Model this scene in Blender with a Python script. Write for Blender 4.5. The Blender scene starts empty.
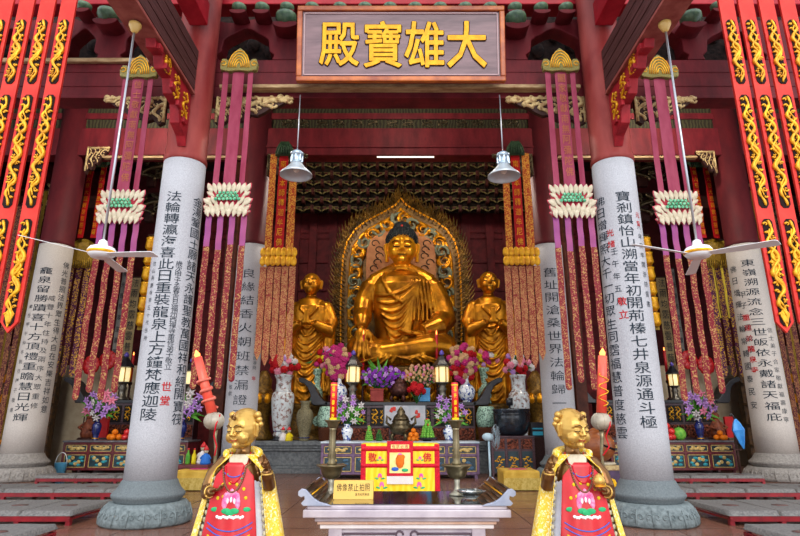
import bpy, bmesh, math, random
from math import sin, cos, pi, radians, atan2, sqrt
from mathutils import Vector, Matrix

COL = bpy.context.scene.collection
CAMZ = 1.5; PITCH = radians(15.4); F = 562.0
TEX = {}

# ---------------------------------------------------------------- helpers
def at(px, py, Y):
    """point of the plane y = Y seen at photograph pixel px, py"""
    r = (px - 400) / F; u = (268 - py) / F
    dx, dy, dz = r, cos(PITCH) - u * sin(PITCH), sin(PITCH) + u * cos(PITCH)
    t = Y / dy
    return Vector((dx * t, Y, CAMZ + dz * t))

def msz(px, py, Y):
    u = (268 - py) / F
    return px / F * Y / (cos(PITCH) - u * sin(PITCH))

def lin(h):
    h = h.lstrip('#')
    v = [int(h[i:i + 2], 16) / 255 for i in (0, 2, 4)]
    return tuple([(x / 12.92 if x <= .04045 else ((x + .055) / 1.055) ** 2.4) for x in v] + [1])

def M(name, c1, c2=None, scale=5, rough=.6, metal=0, bump=0, kind='noise', stretch=(1, 1, 1), emit=0,
      thr=(.35, .65), detail=4, c3=None, thr3=.9, coat=0, bscale=None, alpha=1, trans=0):
    m = bpy.data.materials.new(name); m.use_nodes = True
    nt = m.node_tree; b = nt.nodes['Principled BSDF']
    b.inputs['Roughness'].default_value = rough
    b.inputs['Metallic'].default_value = metal
    b.inputs['Base Color'].default_value = lin(c1)
    if coat: b.inputs['Coat Weight'].default_value = coat; b.inputs['Coat Roughness'].default_value = .12
    if trans: b.inputs['Transmission Weight'].default_value = trans
    src = b.inputs['Base Color']
    tc = nt.nodes.new('ShaderNodeTexCoord'); mp = nt.nodes.new('ShaderNodeMapping')
    mp.inputs['Scale'].default_value = stretch
    nt.links.new(tc.outputs['Object'], mp.inputs['Vector'])
    fac = None
    if c2 or bump:
        if kind == 'noise':
            t = nt.nodes.new('ShaderNodeTexNoise'); t.inputs['Scale'].default_value = scale
            t.inputs['Detail'].default_value = detail; t.inputs['Roughness'].default_value = .6
            fac = t.outputs['Fac']
        elif kind == 'voronoi':
            t = nt.nodes.new('ShaderNodeTexVoronoi'); t.inputs['Scale'].default_value = scale
            fac = t.outputs['Distance']
        elif kind == 'cells':
            t = nt.nodes.new('ShaderNodeTexVoronoi'); t.inputs['Scale'].default_value = scale
            t.feature = 'DISTANCE_TO_EDGE'; fac = t.outputs['Distance']
        elif kind == 'wave':
            t = nt.nodes.new('ShaderNodeTexWave'); t.inputs['Scale'].default_value = scale
            t.inputs['Distortion'].default_value = 6; t.inputs['Detail'].default_value = 2
            fac = t.outputs['Fac']
        elif kind == 'brocade':
            t = nt.nodes.new('ShaderNodeTexNoise'); t.inputs['Scale'].default_value = scale
            t.inputs['Detail'].default_value = 1.5; t.inputs['Distortion'].default_value = 2.5
            fac = t.outputs['Fac']
        nt.links.new(mp.outputs['Vector'], t.inputs['Vector'])
    if c2:
        r = nt.nodes.new('ShaderNodeValToRGB')
        r.color_ramp.elements[0].position = thr[0]; r.color_ramp.elements[0].color = lin(c1)
        r.color_ramp.elements[1].position = thr[1]; r.color_ramp.elements[1].color = lin(c2)
        if c3:
            e = r.color_ramp.elements.new(thr3); e.color = lin(c3)
        nt.links.new(fac, r.inputs['Fac']); nt.links.new(r.outputs['Color'], src)
    if bump:
        bn = nt.nodes.new('ShaderNodeBump'); bn.inputs['Strength'].default_value = bump
        bn.inputs['Distance'].default_value = .03
        if bscale:
            t2 = nt.nodes.new('ShaderNodeTexNoise'); t2.inputs['Scale'].default_value = bscale
            nt.links.new(mp.outputs['Vector'], t2.inputs['Vector']); nt.links.new(t2.outputs['Fac'], bn.inputs['Height'])
        else:
            nt.links.new(fac, bn.inputs['Height'])
        nt.links.new(bn.outputs['Normal'], b.inputs['Normal'])
    b.inputs['Specular IOR Level'].default_value = .5 if (rough < .42 or metal or coat) else .22
    if emit:
        b.inputs['Emission Color'].default_value = lin(c1); b.inputs['Emission Strength'].default_value = emit
    return m

class MB:
    """collects shapes and links them as ONE mesh object"""
    def __init__(s): s.v = []; s.f = []; s.mi = []; s.sm = []; s.cur = 0
    def add(s, vs, fs, T=None, smooth=False):
        o = len(s.v)
        for p in vs:
            p = Vector(p)
            s.v.append(T @ p if T else p)
        for f in fs:
            s.f.append([i + o for i in f]); s.mi.append(s.cur); s.sm.append(smooth)
        return s
    def box(s, c, d, T=None, taper=1):
        x, y, z = c; a, b, h = d[0] / 2, d[1] / 2, d[2] / 2; k = taper
        vs = [(x - a, y - b, z - h), (x + a, y - b, z - h), (x + a, y + b, z - h), (x - a, y + b, z - h),
              (x - a * k, y - b * k, z + h), (x + a * k, y - b * k, z + h), (x + a * k, y + b * k, z + h), (x - a * k, y + b * k, z + h)]
        fs = [(3, 2, 1, 0), (4, 5, 6, 7), (0, 1, 5, 4), (1, 2, 6, 5), (2, 3, 7, 6), (3, 0, 4, 7)]
        return s.add(vs, fs, T)
    def bx(s, x0, x1, y0, y1, z0, z1, T=None):
        return s.box(((x0 + x1) / 2, (y0 + y1) / 2, (z0 + z1) / 2), (abs(x1 - x0), abs(y1 - y0), abs(z1 - z0)), T)
    def lathe(s, prof, c=(0, 0, 0), n=20, T=None, sx=1, sy=1, rmod=None, caps=True, smooth=True):
        vs = []; fs = []
        for j, (r, z) in enumerate(prof):
            for i in range(n):
                a = 2 * pi * i / n
                rr = r * (rmod(a, z, j) if rmod else 1)
                vs.append((c[0] + rr * cos(a) * sx, c[1] + rr * sin(a) * sy, c[2] + z))
        for j in range(len(prof) - 1):
            for i in range(n):
                k = (i + 1) % n
                fs.append((j * n + i, j * n + k, (j + 1) * n + k, (j + 1) * n + i))
        s.add(vs, fs, T, smooth)
        if caps:
            L = (len(prof) - 1) * n
            o = len(s.v) - len(vs)
            if prof[0][0] > 1e-4: s.f.append([o + i for i in range(n - 1, -1, -1)]); s.mi.append(s.cur); s.sm.append(False)
            if prof[-1][0] > 1e-4: s.f.append([o + L + i for i in range(n)]); s.mi.append(s.cur); s.sm.append(False)
        return s
    def ball(s, c, r, sx=1, sy=1, sz=1, n=10, T=None):
        m = max(4, n // 2)
        prof = [(max(r * sin(pi * j / m), 1e-5), -r * cos(pi * j / m) * sz) for j in range(m + 1)]
        return s.lathe(prof, c, n, T, sx, sy, caps=False)
    def cyl(s, a, b, r, r2=None, n=12):
        return s.tube([a, b], [r, r if r2 is None else r2], n)
    def tube(s, pts, r, n=8, flat=1, caps=True, T=None):
        pts = [Vector(p) for p in pts]
        rs = r if isinstance(r, (list, tuple)) else [r] * len(pts)
        vs = []; fs = []; up0 = None
        for j, p in enumerate(pts):
            t = (pts[min(j + 1, len(pts) - 1)] - pts[max(j - 1, 0)])
            t = t.normalized() if t.length > 1e-9 else Vector((0, 0, 1))
            if up0 is None:
                up0 = Vector((0, 1, 0)) if abs(t.y) < .9 else Vector((1, 0, 0))
            a = up0 - t * up0.dot(t)
            a = a.normalized() if a.length > 1e-6 else Vector((1, 0, 0)); up0 = a if flat == 1 else up0
            b = t.cross(a)
            for i in range(n):
                g = 2 * pi * i / n
                vs.append(p + (a * cos(g) * flat + b * sin(g)) * rs[j])
        for j in range(len(pts) - 1):
            for i in range(n):
                k = (i + 1) % n
                fs.append((j * n + i, j * n + k, (j + 1) * n + k, (j + 1) * n + i))
        if caps:
            fs.append(list(range(n - 1, -1, -1))); fs.append([(len(pts) - 1) * n + i for i in range(n)])
        return s.add(vs, fs, T, True)
    def prism(s, out, y0, y1, T=None, axis='y'):
        """outline given in x,z extruded along y"""
        n = len(out)
        if axis == 'y': vs = [(x, y0, z) for x, z in out] + [(x, y1, z) for x, z in out]
        elif axis == 'x': vs = [(y0, x, z) for x, z in out] + [(y1, x, z) for x, z in out]
        else: vs = [(x, z, y0) for x, z in out] + [(x, z, y1) for x, z in out]
        fs = [list(range(n)), [2 * n - 1 - i for i in range(n)]]
        for i in range(n):
            k = (i + 1) % n; fs.append((i, i + n, k + n, k))
        return s.add(vs, fs, T)
    def grid(s, fn, nu, nv, T=None, closeu=False):
        vs = []; fs = []
        for j in range(nv + 1):
            for i in range(nu + (0 if closeu else 1)):
                vs.append(fn(i / nu, j / nv))
        w = nu if closeu else nu + 1
        for j in range(nv):
            for i in range(nu):
                k = (i + 1) % w if closeu else i + 1
                fs.append((j * w + i, j * w + k, (j + 1) * w + k, (j + 1) * w + i))
        return s.add(vs, fs, T, True)
    def build(s, name, mats, parent=None, loc=None, bevel=0, solid=0, subsurf=0, label=None, remesh=0):
        me = bpy.data.meshes.new(name)
        me.from_pydata([tuple(v) for v in s.v], [], s.f)
        if not isinstance(mats, (list, tuple)): mats = [mats]
        for m in mats: me.materials.append(m)
        me.polygons.foreach_set('material_index', s.mi)
        me.polygons.foreach_set('use_smooth', s.sm)
        me.update()
        bm = bmesh.new(); bm.from_mesh(me); bmesh.ops.recalc_face_normals(bm, faces=bm.faces); bm.to_mesh(me); bm.free()
        o = bpy.data.objects.new(name, me); COL.objects.link(o)
        if parent: o.parent = parent
        if loc is not None: o.location = loc
        if solid:
            q = o.modifiers.new('Solid', 'SOLIDIFY'); q.thickness = solid; q.offset = 0
        if remesh:
            q = o.modifiers.new('Remesh', 'REMESH'); q.mode = 'VOXEL'; q.voxel_size = remesh; q.use_smooth_shade = True
            q = o.modifiers.new('Smooth', 'SMOOTH'); q.factor = .5; q.iterations = 2
        if bevel:
            q = o.modifiers.new('Bevel', 'BEVEL'); q.width = bevel; q.segments = 2; q.limit_method = 'ANGLE'
        if subsurf:
            q = o.modifiers.new('Sub', 'SUBSURF'); q.levels = subsurf; q.render_levels = subsurf
        if label: o['label'] = label
        return o

def tag(o, label, cat, group=None, kind=None):
    o['label'] = label; o['category'] = cat
    if group: o['group'] = group
    if kind: o['kind'] = kind
    return o

def thing(name, label, cat, loc=(0, 0, 0), rotz=0, group=None, scale=1):
    o = bpy.data.objects.new(name, None); COL.objects.link(o)
    o.location = loc; o.rotation_euler = (0, 0, rotz); o.scale = (scale,) * 3
    o.empty_display_size = .1
    return tag(o, label, cat, group)

def struct(name, mb, mat, bevel=0):
    o = mb.build(name, mat, bevel=bevel); o['kind'] = 'structure'; return o

def copy_tree(o, parent=None, label=None, loc=None, rotz=None, scale=None, sx=None):
    c = o.copy(); COL.objects.link(c)
    if parent: c.parent = parent
    for ch in list(o.children): copy_tree(ch, c)
    if label: c['label'] = label
    if loc is not None: c.location = loc
    if rotz is not None: c.rotation_euler = (0, 0, rotz)
    if scale is not None: c.scale = (scale,) * 3
    return c

# ---- lettering
_gl = {}
def glyph(ch, w=.02):
    k = (ch, w)
    if k in _gl: return _gl[k]
    cu = bpy.data.curves.new('lettering', 'FONT'); cu.body = ch; cu.size = 1; cu.offset = w; cu.resolution_u = 2
    ob = bpy.data.objects.new('lettering', cu); COL.objects.link(ob)
    dg = bpy.context.evaluated_depsgraph_get()
    me = bpy.data.meshes.new_from_object(ob.evaluated_get(dg))
    vs = [v.co.copy() for v in me.vertices]; fs = [list(p.vertices) for p in me.polygons]
    bpy.data.objects.remove(ob); bpy.data.curves.remove(cu); bpy.data.meshes.remove(me)
    if vs:
        x0 = min(v.x for v in vs); x1 = max(v.x for v in vs); y0 = min(v.y for v in vs); y1 = max(v.y for v in vs)
    else: x0 = x1 = y0 = y1 = 0
    d = max(x1 - x0, .6 if ord(ch) > 0x2000 else .001); cx = (x0 + x1) / 2; cy = (y0 + y1) / 2
    h = max(y1 - y0, .5 if ord(ch) > 0x2000 else .001)
    out = ([((v.x - cx) / max(d, h), (v.y - cy) / max(d, h)) for v in vs], fs)
    _gl[k] = out
    return out

def letter(mb, ch, fn, w, h, cut=0, weight=.02):
    """fn(x, z) -> point; glyph fitted in w x h about 0,0"""
    vs, fs = glyph(ch, weight)
    if not vs: return
    if cut:
        bm = bmesh.new()
        bv = [bm.verts.new((x * w, 0, z * h)) for x, z in vs]
        for f in fs:
            try: bm.faces.new([bv[i] for i in f])
            except ValueError: pass
        k = -w / 2 + cut
        while k < w / 2:
            bmesh.ops.bisect_plane(bm, geom=bm.verts[:] + bm.edges[:] + bm.faces[:], plane_co=(k, 0, 0), plane_no=(1, 0, 0))
            k += cut
        bm.verts.index_update()
        V = [fn(v.co.x, v.co.z) for v in bm.verts]; Fc = [[v.index for v in f.verts] for f in bm.faces]
        bm.free()
        mb.add(V, Fc)
    else:
        mb.add([fn(x * w, z * h) for x, z in vs], fs)

def column_text(mb, s, R, ang, ztop, step, w, h, cut=.08, weight=.02):
    """characters running down a round shaft; R(z) radius, ang measured from the side facing the viewer (-y)"""
    for i, ch in enumerate(s):
        zc = ztop - step * i
        if ch == ' ': continue
        def fn(x, z, zc=zc):
            zz = zc + z; r = R(zz) + .006; a = ang + x / r
            return (r * sin(a), -r * cos(a), zz)
        letter(mb, ch, fn, w, h, cut, weight)

def flat_text(mb, s, x0, z0, dx, dz, w, h, y, weight=.02, T=None):
    for i, ch in enumerate(s):
        if ch == ' ': continue
        def fn(x, z, i=i):
            p = Vector((x0 + dx * i + x, y, z0 + dz * i + z))
            return T @ p if T else p
        letter(mb, ch, fn, w, h, 0, weight)

def scroll(mb, w, h, rng, y=0, r=None, n=2.0, depth=1.0, x0=0, z0=0, curls=True):
    """carved dragon and cloud scroll filling w x h (centre x0, z0): a winding body with curls and leaves"""
    r = r or w * .13
    pts = []; rs = []
    K = int(14 * n)
    for i in range(K + 1):
        t = i / K
        a = t * n * 2 * pi
        env = min(1, 4 * t + .3, 4 * (1 - t) + .3)
        pts.append((x0 + sin(a) * w * .33 * env, y, z0 + h / 2 - h * t + .03 * w * cos(a * 2)))
        rs.append(r * (.7 + .5 * sin(pi * t) + .2 * sin(a * 3)))
    mb.tube(pts, rs, 6, depth)
    if curls:
        for k in range(int(n * 4)):
            t = (k + .5) / (n * 4); s = 1 if sin(t * n * 2 * pi) < 0 else -1
            cx = x0 + s * w * .22; cz = z0 + h / 2 - h * t
            p2 = []; q = w * rng.uniform(.13, .2)
            sp = rng.choice((-1, 1))
            for j in range(9):
                a2 = j / 8 * 1.6 * pi; rr = q * (1 - j / 10)
                p2.append((cx + s * cos(a2) * rr, y, cz + sp * sin(a2) * rr))
            mb.tube(p2, [r * .75 * (1 - j / 12) for j in range(9)], 5, depth)

rnd = random.Random(7)

# ---------------------------------------------------------------- materials
RED = M('weathered_red_paint', '#4e0e17', '#6c1a22', 3, .62, bump=.35, stretch=(1, 1, .35), c3='#3c0b11', thr3=.85)
REDD = M('dark_red_paint', '#4a0d15', '#681a22', 3, .55, bump=.2)
REDC = M('faded_column_red', '#74201f', '#95403a', 2.2, .5, bump=.15, stretch=(1, 1, .4))
REDI = M('shaded_inner_column_red', '#46121a', '#5c1a20', 2.2, .6, bump=.15, stretch=(1, 1, .4))  # darker copy of the column red, inner-row shade put into the colour
REDP = M('pinkish_red_beam', '#7a3430', '#96544a', 4, .6, bump=.2)
REDB = M('bright_red_lacquer', '#c02620', '#d83c30', 2, .45)
DWOOD = M('dark_brown_wood', '#281310', '#3f211c', 6, .55, bump=.2, stretch=(6, 1, 6))
BLACKW = M('black_lacquer', '#1b1a1f', '#2b2a30', 4, .35)
DARK = M('near_black_brown', '#1b0d0c', '#2c1513', 3, .8)  # near-black brown with slight noise, for ceiling, outlines and small dark parts
GOLD = M('gilded_gold', '#f0a818', '#c87808', 6, .3, metal=.7, bump=.15)
GOLDP = M('gold_paint', '#f0b51a', '#c98406', 9, .4, metal=.35, bump=.2)
GOLDD = M('old_dark_gold', '#8a6420', '#4c3412', 12, .45, metal=.5, bump=.4)
GREENG = M('green_gold_carving', '#3f5b38', '#b29a50', 26, .5, metal=.2, bump=.5, kind='wave', thr=(.3, .6))
GREENB = M('green_glazed_bowl', '#33503c', '#5c7a58', 8, .4, bump=.1)
GRAN = M('grey_granite', '#9c9ca2', '#bcbcc0', 60, .75, bump=.12, thr=(.3, .7), c3='#88888e', thr3=.8, detail=8)
GRANW = M('warm_granite', '#aaa29c', '#c4bdb6', 50, .75, bump=.12, thr=(.3, .7), c3='#8c8580', thr3=.8, detail=8)
GRAND = M('dark_grey_stone', '#5d6467', '#6f777a', 40, .7, bump=.15, detail=8)
GRANC = M('carved_grey_stone', '#5c6668', '#7c8688', 16, .75, bump=.5, detail=6)
INK = M('black_blue_ink', '#18222c', '#25333f', 30, .7)
INKR = M('red_ink', '#b3262a', None, rough=.7)
CREAM = M('cream_paint', '#e2dac0', '#cfc3a0', 12, .6, bump=.1)
TANW = M('tan_worn_moulding', '#b59a72', '#8b6a4a', 14, .6, bump=.2, stretch=(.3, 1, 1))
CARVED = M('carved_gilt_relief', '#c8b07c', '#8a5a3c', 14, .6, bump=.4, thr=(.45, .7))
PINK = M('faded_pink_silk', '#82243f', '#9a4058', 4, .6, stretch=(1, 1, .3))
MAUVE = M('mauve_silk', '#8a4480', '#98486e', 3, .6, stretch=(1, 1, .3))
BROC = M('red_gold_brocade', '#741a26', '#a8804c', 17, .65, kind='brocade', thr=(.53, .62))
BROCT = M('tan_red_brocade', '#963a34', '#c08c58', 15, .6, kind='brocade', thr=(.46, .56))
BROCO = M('orange_gold_brocade', '#a83a1c', '#d69a3a', 12, .55, kind='brocade', thr=(.48, .55))
BROCP = M('purple_gold_brocade', '#5a2450', '#e0b040', 11, .6, kind='brocade', thr=(.52, .57))
BROCD = M('dark_maroon_brocade', '#4a1620', '#8a5c38', 12, .65, kind='brocade', thr=(.5, .56))
WHITE = M('white_enamel', '#e8e8ea', None, rough=.35)
STEEL = M('brushed_steel', '#b9bcc2', None, rough=.35, metal=.9)
BRONZE = M('aged_bronze', '#6e6046', '#4a402e', 14, .35, metal=.8)

# ---------------------------------------------------------------- camera, light
cam = bpy.data.cameras.new('camera'); co = bpy.data.objects.new('camera', cam); COL.objects.link(co)
cam.sensor_width = 36; cam.lens = F / 800 * 36; cam.clip_end = 300
co.location = (0, 0, CAMZ); co.rotation_euler = (pi / 2 + PITCH, 0, 0)
sc = bpy.context.scene; sc.camera = co
sc.view_settings.view_transform = 'Standard'; sc.view_settings.look = 'None'
sc.view_settings.exposure = .5; sc.view_settings.gamma = 1
w = bpy.data.worlds.new('overcast_sky'); sc.world = w; w.use_nodes = True
bg = w.node_tree.nodes['Background']; bg.inputs[0].default_value = (.86, .92, 1, 1); bg.inputs[1].default_value = 1.35
def sun(name, energy, rot, angle, col=(1, 1, 1)):
    l = bpy.data.lights.new(name, 'SUN'); l.energy = energy; l.angle = radians(angle); l.color = col
    o = bpy.data.objects.new(name, l); COL.objects.link(o); o.rotation_euler = rot
sun('hazy_sun', 1.5, (radians(62), 0, radians(8)), 40, (1, .96, .9))

# ---------------------------------------------------------------- setting
Y1, Y2, YB = 10.2, 16.3, 25.5
YC = 9.52
FLOORM = M('polished_brown_tiles', '#6b4536', '#7e5748', 1.2, .22, kind='noise')
f = MB(); f.bx(-17, 17, -6, 27, -.2, 0); struct('floor', f, FLOORM)
f = MB()
for i in range(-16, 17):
    f.bx(i * 1.0 - .006, i * 1.0 + .006, -3, YB - 2, 0, .002)
for j in range(-3, 24):
    f.bx(-16, 16, j - .006, j + .006, 0, .0021)
struct('trim_1', f, M('floor_joint', '#43302a', None, rough=.8))
WALLR = M('dark_red_wall', '#3c1116', '#54191e', 2.5, .8, bump=.1)
b = MB(); b.bx(-17, 17, YB, YB + .3, 0, 15); struct('wall_back', b, WALLR)
b = MB(); b.bx(-17, -16.7, 12, YB, 0, 13.5); struct('wall_left', b, WALLR)
b = MB(); b.bx(16.7, 17, 12, YB, 0, 13.5); struct('wall_right', b, WALLR)
b = MB(); b.bx(-17, 17, Y1 + .4, YB, 13.5, 13.8)
for y in (12.2, 14.0, 18.5, 20.6, 22.7):
    b.bx(-17, 17, y - .12, y + .12, 13.15, 13.5)
for x in range(-16, 17, 2): b.bx(x - .1, x + .1, Y1 + .4, YB, 13.25, 13.5)
struct('ceiling', b, DARK)

# ---- columns
def make_column(x, y, r0, r1, ztop, big, sides, label, mats=GRAN, dark=GRAND, zred=13.4, z0=.64, group='round stone columns'):
    t = thing('stone_column', label, 'column', (x, y, 0))
    R = lambda z: r0 + (r1 - r0) * max(0, min(1, (z - z0) / (ztop - z0)))
    m = MB(); m.lathe([(R(z0 + (ztop - z0) * i / 8), z0 + (ztop - z0) * i / 8) for i in range(9)], n=48); m.build('stone_shaft', mats, t)
    m = MB(); m.lathe([(r1 * .99, ztop), (r1 * 1.04, ztop + .03), (r1 * 1.04, ztop + .1), (r1 * .99, ztop + .13), (r1 * .97, zred)], n=40)
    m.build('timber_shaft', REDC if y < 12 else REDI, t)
    k = r0 / .45
    q = z0 / .62
    m = MB(); m.lathe([(.455 * k, z0), (.475 * k, z0 - .02), (.5 * k, .55 * q), (.54 * k, .49 * q), (.61 * k, .43 * q), (.625 * k, .41 * q), (.61 * k, .375 * q), (.56 * k, .33 * q), (.55 * k, .3 * q)], n=48)
    m.build('flared_base', dark, t)
    m = MB()
    def rm(a, z, j): return 1 + (.02 * abs(sin(a * 9)) if 1 <= j <= 5 else 0)
    m.lathe([(.73 * k, 0), (.755 * k, .03), (.75 * k, .1 * q), (.72 * k, .2 * q), (.68 * k, .27 * q), (.64 * k, .305 * q), (.3 * k, .31 * q)], n=108, rmod=rm)
    for i in range(18):
        a = 2 * pi * i / 18
        for sg in (-1, 1):
            pts = []
            for j in range(9):
                u = j / 8 * 1.8 * pi; rr = .062 * k * (1 - j / 11)
                aa = a + sg * (.085 + cos(u) * rr * -1 / (.75 * k)); zz = .15 * q + sin(u) * rr
                R_ = (.765 - .25 * max(0, zz - .08)) * k
                pts.append((R_ * sin(aa), -R_ * cos(aa), zz))
            m.tube(pts, .013 * k, 5)
        m.tube([(.775 * k * sin(a), -.775 * k * cos(a), .03), (.765 * k * sin(a), -.765 * k * cos(a), .13 * q), (.72 * k * sin(a), -.72 * k * cos(a), .25 * q)], [.008, .02 * k, .008], 5)
    m.build('carved_plinth', GRANC if dark is GRAND else dark, t)
    for (s, ang, zt, step, wd, hh, col, wt) in sides:
        m = MB(); column_text(m, s, R, ang, zt, step, wd, hh, .07 if wd > .15 else 0, wt)
        m.build('inscription', INKR if col == 'r' else INK, t, label='red carved characters' if col == 'r' else None)
    return t

def zc(px, py, Y): return at(px, py, Y).z
# front pair
zt = zc(188, 157, YC - .35)
sp = lambda ya, yb, n, Y: (zc(400, ya, Y) - zc(400, yb, Y)) / n
SMALL1 = '怡山長慶寺重建大雄寶殿落成誌慶'
SMALL2 = '弟子合十敬獻佛曆二千五百年吉日'
make_column(-3.975, YC, .397, .368, zt, 0, [
    ('法輪轉瀛海喜此日重裝龍泉上方鐘梵應迦陵', .05, zc(400, 195, 9.1), sp(195, 428, 19, 9.1), .26, .19, 'k', .002),
    ('金湯鞏國土願諸天永護聖教萬國祥和經開寶筏', 1.27, zc(400, 197, 9.15), sp(197, 432, 20, 9.15), .24, .18, 'k', .0),
    ('歲次甲子孟春吉旦福州西禪寺重修弟子敬立', .6, zc(400, 262, 9.1), sp(262, 372, 19, 9.1), .11, .1, 'k', -.004),
    ('世堂', .62, zc(400, 386, 9.1), .22, .15, .15, 'r', .02),
    ('怡山長慶寺第五十代住持', -.55, zc(400, 262, 9.1), sp(262, 345, 11, 9.1), .08, .08, 'k', -.004),
], 'front left grey stone column with black couplet, beside the left child statue')
make_column(3.93, YC, .397, .368, zt, 0, [
    ('寶剎鎮怡山溯當年初開荊榛七井泉源通斗極', -.08, zc(400, 195, 9.1), sp(195, 436, 19, 9.1), .26, .19, 'k', .002),
    ('佛日增輝照大千一切眾生同霑福慧普度慈雲', -1.25, zc(400, 197, 9.15), sp(197, 448, 19, 9.15), .24, .18, 'k', .0),
    ('光緒', -.82, zc(400, 230, 9.1), .2, .13, .13, 'r', .016),
    ('壬午年五月', -.72, zc(400, 249, 9.1), .22, .12, .12, 'k', .0),
    ('敬立', -.6, zc(400, 300, 9.1), .22, .15, .15, 'r', .018),
    ('元賢', .6, zc(400, 213, 9.1), .16, .1, .1, 'r', .012),
    ('八年庚申閩浙總督書', .6, zc(400, 225, 9.1), .17, .1, .1, 'k', -.004),
], 'front right grey stone column with black couplet, beside the right child statue')
# second row
zt2 = zc(400, 243, Y2 - .4)
make_column(-10.43, Y2, .52, .456, zt2, 0, [
    ('龕泉留勝蹟喜十方頂禮重瞻慧日光輝', .2, zc(400, 270, 15.8), sp(270, 428, 16, 15.8), .36, .21, 'k', .002),
    ('咸豐十年住持及兩序大眾重修', .76, zc(400, 297, 15.8), sp(297, 415, 13, 15.8), .18, .16, 'k', -.004),
    ('佛光普照法界眾生得大自在安樂吉祥如意', 1.32, zc(400, 262, 15.8), sp(262, 418, 18, 15.8), .22, .2, 'k', .0),
    ('歲在甲午仲冬穀旦釋子敬書', -.36, zc(400, 306, 15.8), sp(306, 420, 12, 15.8), .13, .12, 'k', -.004),
], 'grey stone column at the far left edge, beside the left red-legged kneelers', mats=GRANW, dark=M('weathered_plinth_stone', '#77726e', '#928d88', 20, .8, bump=.4), z0=.7)
make_column(10.4, Y2, .52, .456, zt2, 0, [
    ('東嶺溯源流念三世皈依永戴諸天福庇', -.42, zc(400, 262, 15.8), sp(262, 428, 16, 15.8), .36, .21, 'k', .002),
    ('甲子一週弟子', -1.0, zc(400, 293, 15.8), .32, .2, .18, 'k', -.004),
    ('重建於龍泉寺', -.98, zc(400, 316, 15.8), .3, .2, .18, 'r', .012),
    ('佛日增輝法輪常轉國泰民安', -1.35, zc(400, 266, 15.8), sp(266, 418, 12, 15.8), .22, .2, 'k', .0),
    ('信士弟子合家敬獻福壽康寧', .16, zc(400, 330, 15.8), sp(330, 428, 12, 15.8), .16, .14, 'k', -.004),
], 'grey stone column at the far right edge, beside the blue folded umbrella', mats=GRANW, dark=bpy.data.materials['weathered_plinth_stone'], z0=.7)
make_column(-4.47, Y2, .45, .43, zt2, 0, [
    ('良緣結香火朝班禁漏證三生', .15, zc(400, 273, 15.85), sp(273, 430, 11, 15.85), .38, .27, 'k', -.004),
    ('福州府侯官縣信士弟子闔家平安喜捨淨財', .95, zc(400, 286, 15.85), sp(286, 372, 18, 15.85), .13, .11, 'k', -.004),
    ('年', .95, zc(400, 378, 15.85), .15, .15, .13, 'r', .012),
    ('道光二十四年歲次甲辰仲春穀旦重修敬獻', -.55, zc(400, 286, 15.85), sp(286, 400, 18, 15.85), .13, .12, 'k', -.004),
], 'inner grey column with bold couplet, left of the tall porcelain vases', mats=GRAN)
make_column(4.47, Y2, .45, .43, zt2, 0, [
    ('舊址開滄桑世界法輪歸一', -.2, zc(400, 272, 15.85), sp(272, 403, 10, 15.85), .38, .27, 'k', -.004),
    ('大清光緒年間信官弟子敬獻福州西禪寺重', -1.0, zc(400, 280, 15.85), sp(280, 355, 18, 15.85), .13, .11, 'k', -.004),
], 'inner grey column with bold couplet, right of the large black bowl', mats=GRAN)
# ---------------------------------------------------------------- timber frame
def zY(y, Y): return at(400, y, Y).z
YF = 9.9
# front lintel
b = MB()
b.bx(-13, 13, YF, 10.3, zY(98, YF), zY(60, YF))
for k in range(2):
    zz = zY(72 + k * 14, YF); b.bx(-13, 13, YF - .012, YF, zz - .01, zz + .01)
b.bx(-13, 13, YF - .02, YF + .02, zY(98, YF) - .01, zY(96, YF))
struct('trim_2', b, RED, bevel=.02)
b = MB(); b.bx(-3.55, 3.55, YF - .22, YF - .03, zY(88, YF - .2), zY(84.5, YF - .2)); b.bx(-9.5, -4.7, YF - .08, YF, zY(64, YF), zY(60, YF))
struct('trim_3', b, TANW, bevel=.015)
# pierced beam above with arch openings, x given at y = 45
def xa(px, y=45, Y=YF): return at(px, y, Y).x
zt_, zb_ = zY(19, YF), zY(58, YF)
def arch_beam(x0, x1, opens):
    m = MB(); out = [(x0, zb_)]
    for a, c in opens:
        h = zt_ - .22; w2 = (c - a)
        out.append((a, zb_)); out.append((a - .04, zb_ + .12)); out.append((a + .06, zb_ + .2))
        for i in range(1, 12):
            t = i / 12
            out.append((a + w2 * t, zb_ + .2 + (h - zb_ - .2) * sin(pi * t) ** .5 * (1 + .06 * cos(t * 4 * pi))))
        out.append((c - .06, zb_ + .2)); out.append((c + .04, zb_ + .12)); out.append((c, zb_))
    out += [(x1, zb_), (x1, zt_)]
    n = 40
    for i in range(1, n): out.append((x1 + (x0 - x1) * i / n, zt_ + .05 * sin(i * 1.1)))
    out.append((x0, zt_))
    m.prism(out, YF + .05, YF + .4)
    return m
struct('trim_4', arch_beam(xa(-60), xa(176), [(xa(-20), xa(32)), (xa(66), xa(96)), (xa(122), xa(150))]), RED, bevel=.02)
struct('trim_5', arch_beam(xa(215), xa(590), [(xa(218), xa(272)), (xa(330), xa(380)), (xa(420), xa(470)), (xa(528), xa(585))]), RED, bevel=.02)
struct('trim_6', arch_beam(xa(632), xa(870), [(xa(650), xa(687)), (xa(705), xa(765)), (xa(800), xa(850))]), RED, bevel=.02)
b = MB(); b.bx(-13, 13, YF - .1, YF + .3, zY(4, YF - .1), zY(-30, YF - .1))
struct('trim_7', b, M('scarlet_eave_beam', '#8e1220', '#a8202c', 3, .45, bump=.1), bevel=.02)
b = MB(); b.bx(-13, 13, 11.2, 11.4, zY(75, 11.2), 13.2)
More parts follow.
